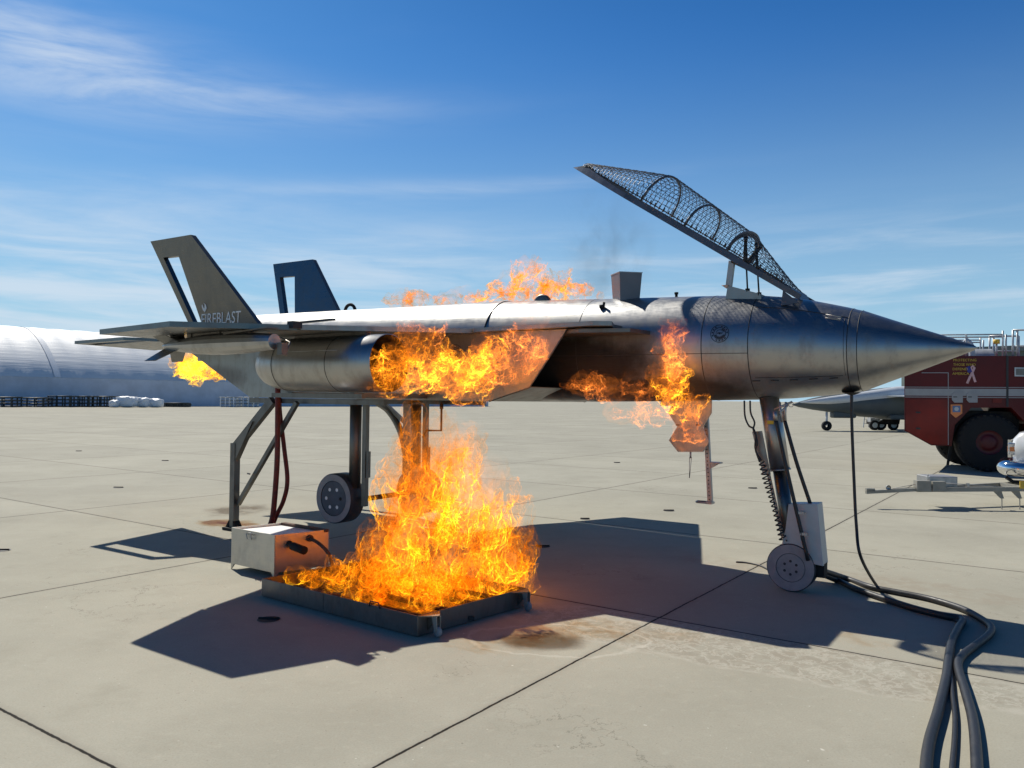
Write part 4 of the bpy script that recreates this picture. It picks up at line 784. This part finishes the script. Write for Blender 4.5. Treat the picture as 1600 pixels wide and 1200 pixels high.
for x_, y_ in ((-1.5, 0), (4.6, -1.0), (4.6, 1.0)):
    mb = MB(); mb.tube([(x_, y_, .3), (x_, y_, 1.1)], .07, 8); lg = mb.build('gear_leg', 'jetw', gj); mb = MB(); mb.lathe([(-.1, .1), (-.1, .28), (.1, .28), (.1, .1)], (x_, y_, .28), ax=(0, 1, 0), n=20); mb.build('gear_wheel', 'tyre', lg)
mb = MB(); mb.prism([(8.5, -.04, 2.4), (10.2, -.04, 4.6), (11.6, -.04, 4.6), (11.6, -.04, 2.3)], (0, .08, 0)); mb.build('tail_fin', 'jetg', gj)
KY_ = 44.0; b0 = at((1349, 668)); ld = thing('boarding_ladder', 'pale leaning ladder standing beside the distant grey jet', 'ladder', b0)
mb = MB(); top_ = Vector((.32, .3, 1.95))
for dy_ in (0, .42):
    mb.bar((dy_, 0, 0), Vector((dy_, 0, 0))+top_, .05, .05)
mb.build('rails', 'pipew', ld); mb = MB()
for k in range(1, 7): p_ = top_*(k/7); mb.bar(p_, p_+Vector((.42, 0, 0)), .035, .035)
mb.build('rungs', 'pipew', ld)
mb = MB(); mb.bar((.75, .9, 0), (.5, .4, 1.9), .04, .04); mb.bar((.95, .9, 0), (.6, .4, 1.9), .04, .04); mb.build('rear_struts', 'pipew', ld)
c0 = at((1366, 672)); ct = thing('tow_cart', 'small dark ground cart with pale hubs beside the ladder', 'cart', c0)
mb = MB(); mb.prism([(-.1, .1, .35), (1.6, .1, .35), (1.7, .1, .9), (1.2, .1, 1.25), (.5, .1, .7), (-.1, .1, .6)], (0, .8, 0)); mb.build('body', 'black', ct, bevel=.04)
mb = MB(); mb.bar((-.05, .05, .62), (1.1, .05, 1.1), .1, .06); mb.bar((.2, .05, .5), (1.5, .05, 1.2), .08, .05); mb.box((-.2, .06, .5), (.3, .5, .75)); mb.build('lift_arms', 'pipew', ct)
for x_, y_, r_ in ((0, 0, .30), (.52, .3, .34), (1.3, .3, .3)):
    mb = MB(); mb.lathe([(-.1, .001), (-.1, r_), (.1, r_), (.1, .001)], (x_, y_, r_), ax=(0, 1, 0), n=24); w_ = mb.build('wheel', 'tyre', ct); mb = MB(); mb.lathe([(-.11, r_*.55), (-.12, .001)], (x_, y_, r_), ax=(0, 1, 0), n=20); mb.build('hub', 'pipew', w_)
# ---------------------------------------------------------------- fabric shelter and stores at the far side of the apron
def fabric():
    m_, t = newmat('shelter_fabric'); o = t.n('ShaderNodeTexCoord').outputs['Object']; X, Y, Z = t.xyz(o)
    n = t.noise(t.v('MULTIPLY', o, (.12, .3, 2.2)), 1.2, 6, .65)
    c = t.mix(t.ramp(n, .35, .7), (.68, .71, .74), (.76, .78, .80))
    b = t.n('ShaderNodeBsdfPrincipled', Base_Color=c, Roughness=.55); b.inputs['Specular IOR Level'].default_value = .6
    bb = t.n('ShaderNodeBump', Strength=.35, Distance=.12, Height=n); t.t.links.new(bb.outputs[0], b.inputs['Normal']); finish(t, b.outputs[0]); return m_
M['fabric'] = fabric(); M['fabricw'] = simple('seam_highlight_white', (.85, .86, .87), .3, var=.04)
M['fabricb'] = simple('shelter_wall_shade', (.55, .60, .70), .55, var=.10, scale=.5)  # lower wall; the blue of its skylit shade is put into the colour
hd = Vector((.64, .768, 0)); hn = Vector((-.768, .64, 0)); h0_ = Vector((-59.7, 92.6, 0))
hg = thing('fabric_shelter', 'long pale arched fabric aircraft shelter with a lower wall coloured blue grey for its shade', 'hangar', h0_, math.atan2(hd.y, hd.x))
_h = [(0, 3.5), (.8, 4.45), (1.8, 5.45), (3, 6.5), (4.5, 7.6), (6, 8.5), (7.5, 9.25), (9, 9.8), (10.5, 10.15), (12, 10.28)]
prof = _h+[(24-p, z) for p, z in _h[-2::-1]]
S0, S1, DS = -24.0, 86.0, .75; NX = int((S1-S0)/DS)
vs, fs = [], []
for i in range(NX+1):
    s_ = S0+i*DS; ph_ = (s_ % 3.0)/3.0; bul = .11*math.sin(math.pi*ph_)
    for (p, z) in prof: k = 1 if 3.7 < z else .3; vs.append((s_, p+(-bul*k if p < 12 else bul*k)*(abs(p-12)/12), z+bul*k*.8))
n_ = len(prof); fs = [(i*n_+k, (i+1)*n_+k, (i+1)*n_+k+1, i*n_+k+1) for i in range(NX) for k in range(n_-1)]
mb = MB().add(vs, fs, True); mb.build('arched_roof', 'fabric', hg)
for s_ in (-12.2, 5.8, 23.8, 41.8, 59.8):
    mb = MB(); vs = [(s_+dx_, p+(-.07 if p < 12 else .07)*(abs(p-12)/12), z+.07) for p, z in prof for dx_ in (0, .7)]
    mb.add(vs, [(2*k, 2*k+1, 2*k+3, 2*k+2) for k in range(n_-1)], True); mb.build('seam_highlight', 'fabricw', hg)  # roof seam band; its sheen is put into the white colour
mb = MB(); mb.box((S0, .05, 0), (S1, .2, 3.6)); mb.box((S0, 23.8, 0), (S1, 23.95, 3.6)); mb.build('side_wall', 'fabricb', hg)
for s_ in (S0+.01, S1-.01):
    mb = MB(); mb.prism([(s_, p, z) for p, z in [(.2, 0)]+[(min(23.7, max(.3, p)), z-.05) for p, z in prof]+[(23.8, 0)]], (.05, 0, 0)); mb.build('end_wall', 'fabric', hg)
M['storeg'] = simple('dark_green_frames', (.045, .055, .055), .6, var=.3); M['storel'] = simple('pale_grey_frames', (.30, .33, .33), .6, var=.3, scale=20); M['tarp'] = simple('white_tarp', (.78, .80, .82), .5, var=.08)
def rack(x0, x1, ytop, label, mat_, dep=1.6, bars=6, group='stores along the shelter'):
    a = at(((x0+x1)/2, 636)); D = a.y; wdt = (x1-x0)/F*D; h_ = (636-ytop)/F*D
    r_ = thing('frame_stack', label, 'stack', a, 0, group)
    mb = MB()
    for lv in range(4):
        z = .05+(h_-.1)*lv/3
        for yy_ in [dep*j/bars for j in range(bars+1)]: mb.tube([(-wdt/2+random.uniform(-.12, .08), yy_, z), (wdt/2+random.uniform(-.08, .12), yy_, z+random.uniform(-.03, .03))], .07, 6)
    mb.build('tubes', mat_, r_)
    mb = MB()
    for x_ in (-wdt*.42, -wdt*.1, wdt*.15, wdt*.43):
        for yy_ in (-.1, dep+.1): mb.box((x_-.06, yy_-.05, 0), (x_+.06, yy_+.05, h_*random.uniform(.92, 1.05)))
        for lv in range(4): mb.box((x_-.07, -.04, .0+(h_-.12)*lv/3), (x_+.07, dep+.04, .04+(h_-.12)*lv/3))
    mb.build('posts', mat_ if mat_ != 'storel' else 'tarp', r_)
rack(-30, 22, 620, 'dark frame stack cut off by the left edge', 'storeg'); rack(24, 71, 621, 'dark frame stack second from the left edge', 'storeg')
rack(73, 112, 618.5, 'dark frame stack third from the left edge', 'storeg'); rack(114, 142, 619, 'narrow dark frame stack fourth from the left edge', 'storeg'); rack(144, 174, 619, 'dark frame stack just left of the white bundles', 'storeg')
rack(256, 290, 629.5, 'very low dark frame stack right of the white bundles', 'storeg'); rack(343, 367, 620.5, 'pale grey frame stack left of the stand leg', 'storel'); rack(368, 399, 620.5, 'pale grey frame stack touching the stand leg', 'storel')
for x0, x1, yt, lb in ((174, 186, 625, 'small white wrapped bundle beside the dark frames'), (184, 213, 619.5, 'large rounded white wrapped bundle'), (213, 233, 621.5, 'middle white wrapped bundle'), (231, 253, 623, 'rightmost white wrapped bundle')):
    a = at(((x0+x1)/2, 636.5)); wdt = (x1-x0)/F*a.y; h_ = (636.5-yt)/F*a.y
    import bmesh
    bm = bmesh.new(); bmesh.ops.create_icosphere(bm, subdivisions=4, radius=1)
    for v in bm.verts:
        c = v.co; f = max(abs(c.x), abs(c.y), abs(c.z)); q_ = c*(1/f)*.55+c*.45
        nz = mn.fractal(q_*2.1+Vector((x0, 0, 0)), .8, 2.1, 5)*.12
        v.co = Vector((q_.x*wdt*.52, q_.y*.9, max(0, (q_.z*.5+.5)*h_)))*(1+nz)
    me = bpy.data.meshes.new('wrapped_bundle'); bm.to_mesh(me); bm.free(); me.materials.append(M['tarp']); me.polygons.foreach_set('use_smooth', [True]*len(me.polygons))
    o_ = bpy.data.objects.new('wrapped_bundle', me); C.objects.link(o_); o_.location = a; tag(o_, lb, 'bundle', 'wrapped bundles along the shelter')
M['bldg'] = simple('far_building_wall', (.12, .15, .14), .7, var=.15, scale=.3)
a = atD((1530, 700), 70); fb = thing('far_building', 'low grey green building seen through the fire truck roof rails', 'building', (a.x, 70, 0))
mb = MB(); mb.box((0, 0, 0), (26, 14, 6.4)); mb.build('wall', 'bldg', fb); mb = MB(); mb.prism([(-.4, -.4, 6.4), (26.4, -.4, 6.4), (26.4, -.4, 6.9), (9, -.4, 7.15), (-.4, -.4, 6.7)], (0, 14.8, 0)); mb.build('roof', 'dsteel', fb)
mb = MB(); mb.box((3, -.06, 3.6), (22, -.01, 4.6)); mb.build('window_band', 'glass', fb)
# ---------------------------------------------------------------- flames: wrinkled closed flame fronts that glow where they are seen edge on
def flame_mat(name, gain=1.0, tint=(.97, .90, .80), col=(1.0, .27, .02), hot=(1.0, .42, .05), fs=1.0, lo=.40, hi=.66, veil=False):
    m_, t = newmat(name); m_.use_backface_culling = False
    o = t.n('ShaderNodeTexCoord').outputs['Object']
    o = t.v('MULTIPLY', o, (1, 1, .62))
    wv = t.v('ADD', o, t.v('SCALE', t.v('SUBTRACT', t.noise(o, 9*fs, 3, .6, out='Color'), (.5, .5, .5)), .16/fs))
    ridge = t.m('ABSOLUTE', t.m('SUBTRACT', t.noise(wv, 15*fs, 3, .55), .5))
    fil = t.ramp(ridge, .045, .0)
    body = t.ramp(t.noise(wv, 5.5*fs, 4, .6), lo, hi)
    lw = t.n('ShaderNodeLayerWeight', Blend=.5).outputs['Facing']
    heat = t.n('ShaderNodeAttribute', {'attribute_name': 'glowmul'}).outputs['Fac']
    if veil:
        s_ = t.m('MULTIPLY', t.m('POWER', t.m('SUBTRACT', 1.0, lw), 1.6), t.m('ADD', .15, body))
    else:
        big = t.ramp(t.noise(o, 3.1*fs, 3, .5), .36, .60)
        edge = t.m('MULTIPLY', t.m('POWER', lw, 3.6), t.m('ADD', .05, t.m('MULTIPLY', big, .75)))
        s_ = t.m('ADD', t.m('MULTIPLY', body, t.m('ADD', .10, t.m('MULTIPLY', fil, .42))), t.m('MULTIPLY', edge, t.m('ADD', .25, body)))
    s_ = t.m('MULTIPLY', t.m('MULTIPLY', s_, t.m('MULTIPLY', heat, t.ramp(t.noise(o, 2.6*fs, 2, .5), .36, .64, .45, 1.65))), gain)
    c = t.mix(t.ramp(s_, .1*gain, 1.0*gain), col, hot)
    em = t.n('ShaderNodeEmission', Color=c, Strength=s_)
    a_ = t.m('MULTIPLY', t.m('MULTIPLY', body, .9), t.m('MINIMUM', heat, 1.0))
    tr_ = t.n('ShaderNodeBsdfTransparent', Color=t.mix(a_, (1, 1, 1), tint))
    ad = t.n('ShaderNodeAddShader'); t.t.links.new(em.outputs[0], ad.inputs[0]); t.t.links.new(tr_.outputs[0], ad.inputs[1])
    m_.cycles.emission_sampling = 'NONE'
    finish(t, ad.outputs[0]); return m_
import bmesh
def ico(n):
    bm = bmesh.new(); bmesh.ops.create_icosphere(bm, subdivisions=n, radius=1)
    v = [x.co.copy() for x in bm.verts]; f = [[a.index for a in y.verts] for y in bm.faces]; bm.free(); return v, f
ICO = {n: ico(n) for n in (3, 4, 5)}
def flames(name, label, blobs, mat_, sub_=5, rise=1.0, amp=1.0, drift=(0, 0, 0), tilt=0):
    "blobs: (centre, horizontal radius, vertical radius[, heat])"
    HT = []
    o0 = sum((Vector(b[0]) for b in blobs), Vector())/len(blobs); V, Fc = [], []
    for i, bl in enumerate(blobs):
        c, rh, rv = bl[:3]; ht = bl[3] if len(bl) > 3 else 1.0
        c = Vector(c)-o0; vs, fs = ICO[sub_]; b0 = len(V); seed = Vector((i*7.31, i*3.17, i*1.93)); r_ = (rh+rv)/2
        if tilt: th_ = rnd.uniform(-tilt, tilt)+.35; ct_, st2, sx_ = math.cos(th_), math.sin(th_), rnd.uniform(1.0, 1.7)
        for p in vs:
            k = p.z*.5+.5; tp = 1.0-.55*max(0, k-.35)
            q_ = Vector((p.x*rh*tp, p.y*rh*tp, p.z*rv))
            if tilt: q_ = Vector((q_.x*sx_, q_.y, q_.z/sx_)); q_ = Vector((q_.x*ct_-q_.z*st2, q_.y, q_.x*st2+q_.z*ct_))
            n1_ = mn.noise_vector(q_*(1.1/r_)+seed); q_ = q_+n1_*(.55*r_*amp)*(.55+.6*k)
            w_ = Vector((q_.x, q_.y, q_.z*.6))
            n2_ = mn.noise_vector(w_*(2.9/r_)+seed*2); q_ = q_+n2_*(.26*r_*amp)*(.5+.9*k)
            n3_ = mn.noise_vector(Vector((q_.x, q_.y, q_.z*.6))*(6.5/r_)+seed*3); q_ = q_+n3_*(.11*r_*amp)
            n4_ = mn.noise_vector(q_*(15.0/r_)+seed); q_ = q_+n4_*(.042*r_*amp)
            V.append(c+q_+Vector(drift)*(k*k*r_)); HT.append(ht*(1.15-.75*k))
        Fc += [[a+b0 for a in f] for f in fs]
    me = bpy.data.meshes.new(name); me.from_pydata([tuple(v) for v in V], [], Fc); me.polygons.foreach_set('use_smooth', [True]*len(Fc)); me.materials.append(mat_)
    at_ = me.attributes.new('glowmul', 'FLOAT', 'POINT'); at_.data.foreach_set('value', HT)
    o_ = bpy.data.objects.new(name, me); C.objects.link(o_); o_.location = o0
    return tag(o_, label, 'fire', None, 'stuff')
def lamp(name, p, power, rad, col=(1, .36, .08)):
    l = bpy.data.lights.new(name, 'POINT'); l.energy = power; l.shadow_soft_size = rad; l.color = col
    o_ = bpy.data.objects.new(name, l); C.objects.link(o_); o_.location = p; return o_
rnd = random.Random(11)
def pxb(x, y, D, rh, rv): p = atD((x, y), D); k = D/F; return (p, rh*k, rv*k)
FM1 = flame_mat('pan_flames', .66, tint=(.92, .82, .68), col=(1.0, .26, .008), hot=(1.0, .64, .03), lo=.35, hi=.60)
FM2 = flame_mat('low_flames', .60, fs=1.5, tint=(.93, .78, .58), col=(1.0, .26, .008), hot=(1, .60, .02))
FM3 = flame_mat('side_flames', .66, fs=1.5, tint=(.975, .95, .91), col=(1.0, .25, .012), hot=(1, .54, .03))
FM4 = flame_mat('thin_flames', .40, fs=1.6, tint=(.985, .97, .95), col=(1.0, .22, .03), hot=(1, .34, .06))
FMV = flame_mat('flame_veil', .26, fs=.55, tint=(.985, .95, .90), col=(1.0, .30, .06), hot=(1, .38, .08), lo=.38, hi=.72, veil=True)
# rows of the big fire: (y, xmin, xmax, heat)
rows = [(935, 600, 775, 1), (915, 550, 800, 1.1), (893, 560, 818, 1.15), (870, 575, 822, 1.15), (848, 588, 812, 1.05), (825, 592, 785, 1.0), (800, 596, 752, .95), (775, 600, 726, .9), (750, 602, 722, .75), (725, 612, 732, .6), (700, 622, 724, .45), (684, 636, 710, .3)]
blobs = []
for (y, x0, x1, ht) in rows:
    nb = max(3, int((x1-x0)/24))
    for j in range(nb):
        x = x0+(x1-x0)*(j+.5+rnd.uniform(-.35, .35))/nb; k = (935-y)/250; fx = abs((x-690)/125)
        rh = rnd.uniform(22, 40)*(1-.15*k); rh = min(rh, (x1-x0)/2.2)
        blobs.append(pxb(x, y+rnd.uniform(-8, 8), rnd.uniform(6.25, 7.05), rh*.85, rh*rnd.uniform(1.0, 1.7))+(ht*(1.1-.45*min(1, fx)**2),))
blobs += [pxb(826, 868, 6.5, 13, 20)+(.8,), pxb(818, 890, 6.5, 15, 24)+(.8,), pxb(790, 775, 6.8, 20, 28)+(.22,), pxb(740, 700, 6.7, 17, 28)+(.45,), pxb(645, 690, 6.8, 20, 30)+(.45,)]
flames('pan_fire', 'tall yellow flames rising from the back of the pan beneath the jet', blobs, FM1, drift=(.25, 0, .5))
veil = [pxb(x, y, D, rh, rv)+(h_,) for x, y, D, rh, rv, h_ in ((690, 830, 6.6, 95, 75, 1.0), (700, 770, 6.7, 80, 80, .9), (672, 715, 6.7, 55, 55, .8), (740, 740, 6.8, 55, 60, .7), (780, 790, 6.8, 45, 50, .6), (650, 780, 6.5, 50, 70, .7), (760, 870, 6.6, 60, 60, .8), (700, 680, 6.8, 45, 35, .5), (620, 850, 6.5, 40, 45, .7))]
flames('pan_fire', 'soft peach haze of burnt gas around the tall pan flames', veil, FMV, sub_=5, amp=.9)
blobs = []
for i in range(120):
    a, b = rnd.uniform(.05, .95)*L1, rnd.uniform(.10, .95)*L2
    if i > 75 and a > .55*L1: a *= .5
    p = Fp+pp(a, b, rnd.uniform(.14, .19)); r_ = rnd.uniform(.05, .11)*(1 if a > .2 else .8)
    blobs.append((p, r_, r_*rnd.uniform(.7, 1.15)))
flames('low_fire', 'low orange flames licking over the front and left of the pan', blobs, FM2, sub_=4)
def cols(L_, y0, y1, dens, rh, seed=3, f=1.25):
    """flame blobs filling the columns (x, top, bottom) at jet side distance y0 (left) to y1 (right)"""
    out = []; xa, xb = L_[0][0], L_[-1][0]
    for x, t_, b_2 in L_:
        n_ = max(1, int((b_2-t_)/dens))
        for j in range(n_):
            k = (x-xa)/max(1, xb-xa); yj = y0+(y1-y0)*k+rnd.uniform(-.12, .12)
            yy_ = t_+(b_2-t_)*(j+.5+rnd.uniform(-.25, .25))/n_
            q_ = jy((x+rnd.uniform(-8, 8), yy_), yj); sc_ = (J(*q_).y)/F; r_ = rnd.uniform(.75, 1.2)*rh*sc_
            r_ = min(r_, (b_2-t_)*.55*sc_)
            out.append((J(*q_), r_, r_*rnd.uniform(.8, f), rnd.uniform(.6, 1.1)))
    return out
b1 = cols([(600, 556, 606), (616, 545, 606), (632, 532, 606), (648, 528, 604), (664, 532, 602), (680, 540, 604), (696, 548, 606), (712, 556, 616), (728, 560, 624), (744, 556, 620), (762, 545, 612)], 5.35, 5.9, 14, 19)
b2_ = cols([(720, 560, 622), (745, 545, 612), (768, 530, 600), (792, 520, 602), (812, 520, 590), (830, 524, 575)], 5.9, 6.2, 21, 17)
flames('engine_fire', 'yellow and orange flames bursting from the engine nacelle mouth', b1+b2_[:6], FM3, sub_=5, amp=1.35, tilt=.8)
flames('engine_fire', 'thin orange flames trailing over the flat side panel right of the nacelle fire', b2_[5:]+cols([(640, 505, 530), (690, 505, 530), (810, 500, 525), (790, 590, 612), (845, 540, 575)], 5.5, 6.2, 20, 14), FM4, sub_=5, amp=1.5, tilt=.8)
FM6 = flame_mat('spine_flames', .60, fs=1.5, tint=(.93, .78, .60), col=(1.0, .20, .01), hot=(1, .50, .03))
b1 = cols([(618, 462, 482), (632, 455, 482), (648, 456, 482), (664, 462, 481), (685, 464, 480), (705, 462, 480), (722, 464, 479), (738, 458, 477), (752, 454, 476), (768, 445, 474), (785, 438, 473), (800, 430, 472), (815, 415, 470), (832, 414, 468), (848, 430, 467), (862, 440, 467)], 7.75, 7.75, 15, 13)
flames('spine_fire', 'orange flames standing along the top of the jet behind the spine', b1, FM6, sub_=5, amp=1.35, tilt=.8)
flames('spine_fire', 'faint curling flames left of the square box on top of the jet', cols([(835, 408, 425), (872, 434, 466), (893, 436, 466), (915, 446, 466), (940, 458, 467)], 7.7, 7.7, 14, 16), FM6, sub_=5, amp=1.5, tilt=.8)
b1 = cols([(1042, 575, 635), (1060, 570, 642), (1078, 592, 650), (1092, 612, 648)], 6.95, 7.25, 20, 18)
flames('door_fire', 'orange flames wrapping the notched gear door under the jet', b1, FM3, sub_=5, amp=1.35, tilt=.8)
b1 = cols([(1044, 500, 560), (1050, 498, 600), (1058, 530, 600)], 6.85, 6.9, 16, 12, f=1.9)+cols([(905, 585, 620), (930, 592, 622), (955, 596, 628), (985, 596, 628), (1012, 590, 628), (1074, 650, 690), (1085, 650, 690)], 6.85, 7.1, 18, 15)
flames('belly_fire', 'dim orange flames running along the sooty belly and up the side', b1, FM4, sub_=5, amp=1.5, tilt=.8)
b1 = cols([(970, 635, 655), (1000, 632, 662), (1025, 632, 658)], 7.9, 7.9, 14, 16)
flames('belly_fire', 'pale flames hanging below the belly left of the notched gear door', b1, FM4, sub_=5, amp=1.5, tilt=.8)
b1 = cols([(288, 556, 580), (303, 552, 588), (318, 556, 590), (333, 570, 590), (345, 576, 590)], 7.3, 7.5, 8, 17, f=1.0)
FM5 = flame_mat('tail_flames', .55, fs=.8, tint=(.94, .88, .8), col=(1, .36, .02), hot=(1, .80, .03), lo=.25, hi=.55)
flames('tail_fire', 'bright yellow flames below the tail behind the slanted rear panel', b1, FM5, sub_=5, amp=1.3, tilt=.6)
FMY = flame_mat('tail_veil', .9, fs=.8, tint=(.97, .93, .85), col=(1.0, .42, .02), hot=(1, .85, .04), lo=.35, hi=.7, veil=True)
FMS = flame_mat('spine_veil', .22, fs=.8, tint=(.95, .86, .74), col=(1.0, .20, .02), hot=(1, .3, .04), lo=.38, hi=.7, veil=True)
FMW = flame_mat('side_veil', .34, fs=.8, tint=(.99, .975, .95), col=(1.0, .25, .03), hot=(1, .33, .05), lo=.38, hi=.7, veil=True)
def vj(L_): return [(J(*jy((x, y), yj)), rh*J(*jy((x, y), yj)).y/F, rv*J(*jy((x, y), yj)).y/F, h_) for x, y, yj, rh, rv, h_ in L_]
flames('tail_fire', 'soft yellow glow around the flames below the tail', vj([(306, 566, 7.3, 26, 18, 1), (328, 578, 7.4, 24, 14, .9), (296, 574, 7.3, 18, 14, .7)]), FMY, sub_=4, amp=1.0)
flames('engine_fire', 'soft orange glow around the nacelle flames', vj([(640, 570, 5.5, 45, 32, .9), (700, 582, 5.7, 42, 30, .8), (760, 575, 5.95, 45, 36, .8), (812, 560, 6.15, 34, 36, .7), (838, 545, 6.2, 22, 26, .5), (720, 600, 5.8, 40, 22, .6), (650, 522, 5.6, 40, 18, .35), (820, 508, 6.2, 35, 16, .4)]), FMW, sub_=4, amp=.9)  # this glowing veil also stands in for orange firelight on the side panel
flames('belly_fire', 'dull orange glow over the sooty belly around the notched gear door', vj([(930, 600, 6.9, 40, 18, .35), (985, 605, 6.9, 45, 18, .45), (1045, 590, 6.9, 28, 40, .6), (1070, 635, 7.0, 38, 30, 1.0), (1078, 680, 7.3, 30, 22, .7), (1050, 530, 6.9, 14, 30, .35)]), FMW, sub_=4, amp=.9)
flames('belly_fire', 'pale peach glow hanging under the belly left of the notched gear door', vj([(985, 642, 7.9, 38, 20, .45), (1020, 640, 7.9, 25, 18, .4)]), FMV, sub_=4, amp=.9)
flames('spine_fire', 'soft orange glow along the top of the jet', vj([(640, 468, 7.75, 34, 15, .9), (720, 468, 7.75, 42, 12, .9), (800, 452, 7.75, 38, 22, .6), (830, 425, 7.75, 24, 22, .6), (890, 450, 7.75, 40, 18, .45)]), FMS, sub_=4, amp=.9)
# thin sooty smoke drifting up from the top fire
m_, t = newmat('thin_smoke'); o = t.n('ShaderNodeTexCoord').outputs['Object']
d_ = t.v('LENGTH', t.v('DIVIDE', t.v('SUBTRACT', o, t.v('MULTIPLY', o, (0, 0, 0))), (.62, .5, .9)))
den_ = t.m('MULTIPLY', t.ramp(d_, 1.0, .1), t.ramp(t.noise(t.v('MULTIPLY', o, (1, 1, .7)), 3.2, 5, .6, .6), .42, .75))
vp = t.n('ShaderNodeVolumePrincipled', Density=t.m('MULTIPLY', den_, 1.7)); vp.inputs['Color'].default_value = (.12, .11, .11, 1); vp.inputs['Anisotropy'].default_value = .2
t.t.links.new(vp.outputs[0], t.n('ShaderNodeOutputMaterial').inputs['Volume']); m_.cycles.volume_step_rate = 1.0
sc.cycles.volume_max_steps = 64
sp0 = J(*jy((950, 395), 7.9)); mb = MB(); mb.lathe([(-.92, .02), (-.65, .45), (0, .63), (.65, .45), (.92, .02)], (0, 0, 0), ax=(0, 0, 1), n=20)
tag(mb.build('smoke', m_, loc=sp0), 'thin grey smoke drifting above the square box on the jet', 'smoke', None, 'stuff')
